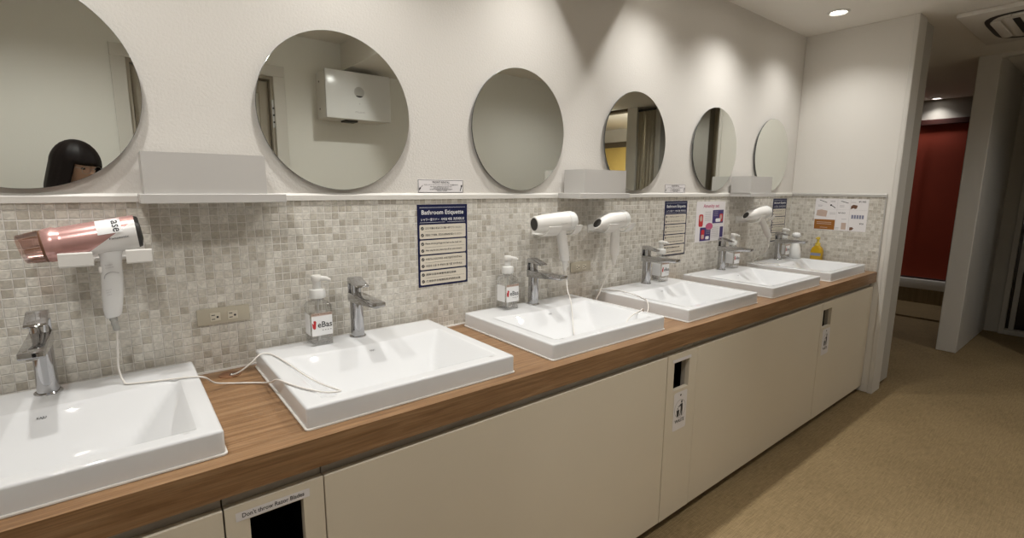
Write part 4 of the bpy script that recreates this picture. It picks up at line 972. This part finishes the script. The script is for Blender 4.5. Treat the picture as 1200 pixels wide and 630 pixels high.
# third: hangs straight, cord drops into the third sink
D2 = white_dryer('white_hair_dryer', 'white hair dryer left of its twin, its cord dropping into the third sink', (1.488, -0.115, 1.2845), (0, R(-3), R(-7)), 0.020, False,
    [(1.560, -0.125, 1.03), (1.545, -0.150, 0.98), (1.515, -0.20, 0.945), (1.47, -0.255, 0.908), (1.43, -0.30, 0.878), (1.40, -0.335, 0.858), (1.375, -0.365, 0.847), (1.34, -0.395, 0.839)])
saddle(1.407, 1.605, 1.480, 1.566, -0.115, 1.2845, 0.055, 'white wall bracket holding the left one of the two middle white hair dryers')
D3 = white_dryer('white_hair_dryer', 'white hair dryer with a slanted nozzle right of its twin, above the fourth sink', (1.855, -0.125, 1.281), (0, R(-2), R(5)), -0.008, True,
    [(1.868, -0.118, 1.045), (1.845, -0.112, 1.01), (1.825, -0.11, 0.97), (1.795, -0.115, 0.93), (1.778, -0.105, 0.895), (1.80, -0.085, 0.882), (1.835, -0.070, 0.90), (1.843, -0.074, 0.934), (1.872, -0.085, ZR+0.001), (1.915, -0.13, ZR), (1.912, -0.20, ZR), (1.893, -0.27, ZR), (1.862, -0.33, ZR), (1.843, -0.355, 0.934), (1.825, -0.378, 0.915), (1.79, -0.40, 0.897), (1.74, -0.42, 0.905), (1.703, -0.44, 0.928), (1.692, -0.447, 0.935), (1.665, -0.455, ZR), (1.62, -0.468, ZR), (1.575, -0.482, 0.931), (1.535, -0.497, 0.926), (1.505, -0.505, 0.905)])
saddle(1.775, 1.965, 1.842, 1.924, -0.125, 1.281, 0.054, 'white wall bracket holding the right one of the two middle white hair dryers')
D4 = white_dryer('white_hair_dryer', 'white hair dryer hanging alone above the farthest sink', (3.300, -0.128, 1.279), (0, R(-4), R(-11)), 0.095, True,
    [(3.425, -0.16, 1.045), (3.445, -0.12, 1.0), (3.43, -0.075, 0.955), (3.415, -0.07, 0.935), (3.45, -0.085, ZR), (3.49, -0.13, ZR), (3.50, -0.19, ZR), (3.455, -0.235, ZR), (3.42, -0.22, ZR), (3.41, -0.16, ZR), (3.43, -0.11, ZR+0.003)], 1.0)
saddle(3.238, 3.43, 3.288, 3.398, -0.128, 1.279, 0.058, 'white wall bracket holding the farthest hair dryer')

# cable grommet
t = thing('cable_grommet', 'round brown cable grommet in the countertop beside the cord', 'grommet', (0.222, -0.062, ZT))
bm = NB(); lathe(bm, [(0.030, 0.0), (0.030, 0.0016), (0.028, 0.0026), (0.001, 0.0026)], 32); obj('cap', bm, 'copper', t)
bm = NB(); flat(bm, [(-0.004, -0.014), (0.020, -0.020), (0.025, -0.002), (0.002, 0.004)], lambda u, v, h_: Vector((u, v, h_)), 0.003); obj('cord_hole', bm, 'ink', t, smooth=0)

# ------------------------------------------------------------------ white box on the opposite wall (seen in the second mirror)
t = thing('wall_box', 'white wall box with a round grey sensor, reflected in the second mirror', 'wall unit', (1.555, YO, 2.117))
bm = NB(); box(bm, -0.252, 0.252, 0.0015, 0.205, -0.172, 0.172, 0.008, 2); obj('housing', bm, 'white', t)
bm = NB(); box(bm, -0.256, 0.256, 0.207, 0.232, -0.176, 0.176, 0.008, 3); obj('front_cover', bm, 'whitegloss', t)
f = lambda u, v, h_: Vector((-u, 0.2321+h_, v))
bm = NB(); flat(bm, ell(0, 0.03, 0.040, 0.040, 40), f, 0.0002); sn = obj('sensor_window', bm, 'steel', t, smooth=0)
bm = NB(); flat(bm, [(-0.028, 0.004)]+[(0.040*math.cos(R(a))*0.97, 0.03+0.040*math.sin(R(a))*0.97) for a in range(222, 320, 8)]+[(0.028, 0.004)], f, 0.0006); obj('dark_crescent', bm, 'ink', sn, smooth=0)
bm = NB(); text(bm, 'PHILIPS', -0.038, -0.125, 0.076, 0.013, f, 0.0004); obj('lettering', bm, 'greyink', t, smooth=0)
bm = NB(); flat(bm, ell(0, -0.055, 0.004, 0.004, 12), f, 0.0004); obj('indicator', bm, 'greyink', t, smooth=0)
bm = NB(); box(bm, -0.09, 0.01, 0.06, 0.16, -0.185, -0.172, 0.002, 1); obj('bottom_outlet', bm, 'dark', t)
for z in (-0.10, 0.10):
    bm = NB(); lathe(bm, [(0.006, 0), (0.006, 0.003)], 12, (-0.252, 0.08, z), 'x'); fixn(bm)
    for v in bm.verts: v.co.x = -0.252-(v.co.x+0.252)
    fixn(bm); obj('hinge_pin', bm, 'dark', t)

# ------------------------------------------------------------------ ceiling air conditioner
t = thing('ceiling_air_conditioner', 'square white ceiling air conditioner panel at the top right corner', 'air conditioner', (4.765, -1.28, ZC))
bm = NB(); box(bm, -0.475, 0.475, -0.475, 0.475, -0.030, -0.0005, 0.008, 2); obj('panel', bm, 'wallflat', t)
def sup(r, e, n=64): return [(r*math.cos(a)*k, r*math.sin(a)*k) for a in [2*PI*i/n for i in range(n)] for k in [(abs(math.cos(a))**e+abs(math.sin(a))**e)**(-1/e)]]
bm = NB(); po, pi_ = sup(0.385, 5), sup(0.355, 4.6)
o_ = [bm.verts.new((x, y, -0.0312)) for x, y in po]; i_ = [bm.verts.new((x, y, -0.0312)) for x, y in pi_]
for k in range(64): bm.faces.new((o_[k], i_[k], i_[(k+1) % 64], o_[(k+1) % 64]))
obj('air_slot', bm, 'dark', t, smooth=0)
for k in range(4):
    bm = NB(); a = k*PI/2
    def ff(u, v, h_, a=a): return Vector((u*math.cos(a)-v*math.sin(a), u*math.sin(a)+v*math.cos(a), h_))
    prism(bm, rrect(-0.24, 0.24, 0.300, 0.352, 0.02), -0.046, -0.032, ff, 0.004); obj('louvre_flap', bm, 'wallflat', t)
bm = NB(); prism(bm, rrect(-0.29, 0.29, -0.29, 0.29, 0.03), -0.040, -0.030, lambda u, v, h_: Vector((u, v, h_)), 0.004); gr = obj('intake_panel', bm, 'wallflat', t)
bm = NB()
for k in range(9): box(bm, -0.255, 0.255, -0.25+0.0575*k, -0.215+0.0575*k, -0.0415, -0.0402)
obj('grille_slots', bm, 'dark', gr, smooth=0)

# ------------------------------------------------------------------ person taking the photograph (seen in the first mirror)
def skin(name, m, nodes, edges, parent, voxel=0.008, extra=None, root=0):
    me = bpy.data.meshes.new(name); me.from_pydata([n_[0] for n_ in nodes], edges, []); o = bpy.data.objects.new(name, me); C.objects.link(o)
    o.modifiers.new('s', 'SKIN'); 
    for i, n_ in enumerate(nodes):
        sv = me.skin_vertices[0].data[i]; sv.radius = n_[1] if isinstance(n_[1], tuple) else (n_[1], n_[1]); sv.use_root = (i == root)
    sb = o.modifiers.new('b', 'SUBSURF'); sb.levels = 2; sb.render_levels = 2
    dg = bpy.context.evaluated_depsgraph_get(); dg.update(); me2 = bpy.data.meshes.new_from_object(o.evaluated_get(dg))
    bpy.data.objects.remove(o); bpy.data.meshes.remove(me)
    bm = NB(); bm.from_mesh(me2); bpy.data.meshes.remove(me2)
    if extra: extra(bm)
    o = obj(name, bm, m, parent, smooth=0)
    if voxel:
        rm = o.modifiers.new('r', 'REMESH'); rm.mode = 'VOXEL'; rm.voxel_size = voxel
        sm = o.modifiers.new('m', 'SMOOTH'); sm.iterations = 4; sm.factor = 0.5
        dg = bpy.context.evaluated_depsgraph_get(); dg.update(); me3 = bpy.data.meshes.new_from_object(o.evaluated_get(dg)); o.modifiers.clear(); o.data = me3
        if not me3.materials: me3.materials.append(M[m])
    o.data.polygons.foreach_set('use_smooth', [True]*len(o.data.polygons)); return o
def person():
    # local frame: x right of the person, y forward
    t = thing('person', 'person with long black hair, a fringe and glasses, seen in the leftmost mirror', 'person', (-0.150, -1.985, 0.0), (0, 0, R(-44)))
    HC = Vector((0, 0.012, 1.535)); tilt = Matrix.Rotation(R(-14), 3, 'X')
    H = lambda x, y, z: HC+tilt @ Vector((x, y, z))
    sk = []; ed = []
    def chain(pts, start=None):
        prev = start
        for p_ in pts:
            sk.append(p_); 
            if prev is not None: ed.append((prev, len(sk)-1))
            prev = len(sk)-1
        return prev
    pelvis = chain([((0, 0, 0.86), (0.145, 0.10))])
    chest = chain([((0, 0, 1.00), (0.12, 0.088)), ((0, 0.005, 1.14), (0.135, 0.095)), ((0, 0.0, 1.27), (0.14, 0.085))], pelvis)
    neck = chain([((0, 0, 1.355), (0.06, 0.055)), ((0, 0.0, 1.42), 0.046), ((0, 0.012, 1.50), 0.05)], chest)
    hands = []
    for s in (-1, 1):
        chain([((s*0.085, 0, 0.78), 0.082), ((s*0.09, 0.01, 0.45), 0.052), ((s*0.09, -0.01, 0.30), 0.050), ((s*0.09, -0.015, 0.09), 0.034), ((s*0.095, 0.04, 0.045), 0.036), ((s*0.10, 0.13, 0.03), 0.028)], pelvis)
        chain([((s*0.165, -0.005, 1.285), 0.052), ((s*0.20, 0.03, 1.16), 0.043), ((s*0.205, 0.07, 1.04), 0.037), ((s*0.14, 0.17, 1.14), 0.034), ((s*0.075, 0.255, 1.245), 0.024), ((s*0.062, 0.275, 1.285), (0.033, 0.017))], chest)
    # five fingers each, wrapped towards the phone
    base = []
    for s in (-1, 1):
        wr = [i for i, n_ in enumerate(sk) if abs(n_[0][0]-s*0.062) < 1e-6 and abs(n_[0][2]-1.285) < 1e-6][0]
        for k in range(4):
            z = 1.285+0.017*k
            ln = (0.9, 1.0, 1.05, 0.95)[k]
            chain([((s*0.056, 0.298, z+0.012), 0.0085), ((s*0.044, 0.318*1.0, z+0.016), 0.0080), ((s*(0.044-0.024*ln), 0.322, z+0.018), 0.0072), ((s*(0.044-0.040*ln), 0.318, z+0.019), 0.0062)], wr)
        chain([((s*0.052, 0.262, 1.315), 0.0105), ((s*0.040, 0.268, 1.338), 0.009), ((s*0.024, 0.282, 1.352), 0.0075)], wr)
    def head(bm):
        r = bmesh.ops.create_uvsphere(bm, u_segments=40, v_segments=28, radius=1)
        for v in r['verts']:
            x, y, z = v.co
            jaw = 1-0.28*max(0, -z)**1.3
            px, py, pz = x*0.072*jaw, y*0.092*(1-0.10*max(0, -z)), z*0.112
            if y > 0: py += 0.004*math.exp(-((z+0.75)/0.2)**2)
            if y > 0.5:
                for s in (-1, 1): py -= 0.008*math.exp(-(((px-s*0.031)/0.014)**2+((pz-0.002)/0.012)**2))
                py += 0.019*math.exp(-((px/0.010)**2))*math.exp(-((pz+0.030)/0.020)**2)*(1.0)
                py += 0.007*math.exp(-((px/0.020)**2+((pz+0.062)/0.008)**2))
                py += 0.007*math.exp(-((px/0.018)**2+((pz+0.100)/0.014)**2))
            v.co = H(px, py, pz)
        for s in (-1, 1):
            e = bmesh.ops.create_uvsphere(bm, u_segments=16, v_segments=10, radius=1)
            for v in e['verts']: v.co = H(s*0.074+v.co.x*0.008, -0.004+v.co.y*0.018, -0.012+v.co.z*0.030)
    body = skin('body', 'skin', sk, ed, t, 0.0055, head)
    # eyes, brows, mouth
    for s in (-1, 1):
        bm = NB(); e = bmesh.ops.create_uvsphere(bm, u_segments=16, v_segments=10, radius=1)
        for v in e['verts']: v.co = H(s*0.031+v.co.x*0.012, 0.0745+v.co.y*0.009, 0.000+v.co.z*0.006)
        ey = obj('eye', bm, 'dark', t, smooth=60)
    bm = NB(); tube(bm, [H(-0.022, 0.0835, -0.063), H(0, 0.0925, -0.0615), H(0.022, 0.0835, -0.063)], 0.0035, 8); obj('lips', bm, 'tan', t, smooth=60)
    bm = NB()
    for s in (-1, 1):
        pts = [H(s*0.033+0.024*math.cos(a), 0.099-0.25*abs(0.024*math.cos(a)*s+0.0) if False else 0.097, -0.004+0.021*math.sin(a)) for a in [2*PI*k/16 for k in range(17)]]
        tube(bm, pts, 0.0011, 6, 2)
        tube(bm, [H(s*0.057, 0.096, 0.004), H(s*0.076, 0.05, 0.006), H(s*0.079, 0.0, 0.006)], 0.0012, 6)
    tube(bm, [H(-0.010, 0.099, 0.002), H(0, 0.102, 0.005), H(0.010, 0.099, 0.002)], 0.0012, 6)
    obj('glasses', bm, 'steel', t, smooth=60)
    # hair: one shell, long at the sides and back, fringe down to the brows
    bm = NB(); n = 72; zs = [0.136, 0.132, 0.122, 0.105, 0.085, 0.062, 0.042, 0.022, 0.0, -0.03, -0.07, -0.12, -0.18, -0.25, -0.32, -0.38]
    rows = []
    for z in zs:
        row = []
        for i in range(n):
            a = 2*PI*i/n; c, s = math.sin(a), math.cos(a)       # s>0 front
            if z > 0: k = math.sqrt(max(0.0, 1-(z/0.1375)**2))**1.0; rx, ry = 0.100*k+0.002, 0.121*k+0.002
            else: k = 1-0.10*min(1, -z/0.4); rx, ry = 0.102+0.020*min(1, -z/0.12), 0.121*k
            wob = 1+0.012*math.sin(9*a+z*15)+0.008*math.sin(23*a)
            p_ = Vector((rx*c*wob, ry*s*wob-0.008, z))
            if z < -0.10: q_ = HC+tilt @ Vector((p_.x, p_.y, -0.10))+Vector((0, 0, z+0.10)); q_.y -= 0.04*min(1, (-z-0.10)/0.2)
            else: q_ = H(*p_)
            row.append(bm.verts.new(q_))
        rows.append(row)
    top = bm.verts.new(H(0, -0.008, 0.1375))
    for i in range(n): bm.faces.new((top, rows[0][i], rows[0][(i+1) % n]))
    for j in range(len(zs)-1):
        for i in range(n):
            a = (i+0.5)*360/n; a = a-360 if a > 180 else a
            if abs(a) < 52 and zs[j] <= 0.022: continue
            bm.faces.new((rows[j][i], rows[j+1][i], rows[j+1][(i+1) % n], rows[j][(i+1) % n]))
    fixn(bm); o = obj('hair', bm, 'hair', t, smooth=80)
    sm = o.modifiers.new('thick', 'SOLIDIFY'); sm.thickness = 0.012; sm.offset = -1
    # clothing follows the body
    nodes = []; ed2 = []
    def ch(pts, start=None):
        prev = start
        for p_ in pts:
            nodes.append(p_)
            if prev is not None: ed2.append((prev, len(nodes)-1))
            prev = len(nodes)-1
        return prev
    a0 = ch([((0, 0, 0.80), (0.166, 0.124)), ((0, 0, 0.90), (0.160, 0.118)), ((0, 0, 1.00), (0.140, 0.106)), ((0, 0.005, 1.14), (0.152, 0.112)), ((0, 0, 1.27), (0.155, 0.10)), ((0, 0, 1.345), (0.080, 0.070)), ((0, 0.002, 1.385), (0.060, 0.058))])
    for s in (-1, 1): ch([((s*0.165, -0.005, 1.285), 0.066), ((s*0.20, 0.03, 1.16), 0.057), ((s*0.205, 0.07, 1.04), 0.051), ((s*0.14, 0.17, 1.14), 0.047), ((s*0.088, 0.238, 1.223), 0.038)], 4)
    skin('sweater', 'cloth', nodes, ed2, t, 0.007)
    nodes = []; ed2 = []
    a0 = ch([((0, 0, 0.95), (0.148, 0.106)), ((0, 0, 0.82), (0.152, 0.110))])
    for s in (-1, 1): ch([((s*0.088, 0, 0.74), 0.095), ((s*0.092, 0.01, 0.45), 0.066), ((s*0.092, -0.008, 0.30), 0.062), ((s*0.092, -0.01, 0.12), 0.055)], 1)
    skin('trousers', 'trouser', nodes, ed2, t, 0.007)
    for s in (-1, 1):
        bm = NB(); loft(bm, [(0.0, s*0.097, 0.055, 0.044, 0.118), (0.018, s*0.097, 0.055, 0.045, 0.118), (0.05, s*0.096, 0.04, 0.042, 0.098), (0.085, s*0.094, 0.0, 0.046, 0.056)], 28, axis='z'); obj('shoe', bm, 'dark', t, smooth=60)
    return t
pp = person()
t = thing('smartphone', 'dark smartphone held up by the person with long black hair', 'phone', (-0.150+0.300*math.sin(R(44)), -1.985+0.300*math.cos(R(44)), 1.302), (0, 0, R(-44)))
bm = NB(); box(bm, -0.034, 0.034, -0.0035, 0.0035, -0.0, 0.085, 0.003, 2); obj('phone_body', bm, 'dark', t)
bm = NB(); rect(bm, -0.031, 0.031, 0.003, 0.082, lambda u, v, h_: Vector((-u, -0.0036-h_, v)), 0.0003); obj('screen', bm, 'glassdark', t, smooth=0)
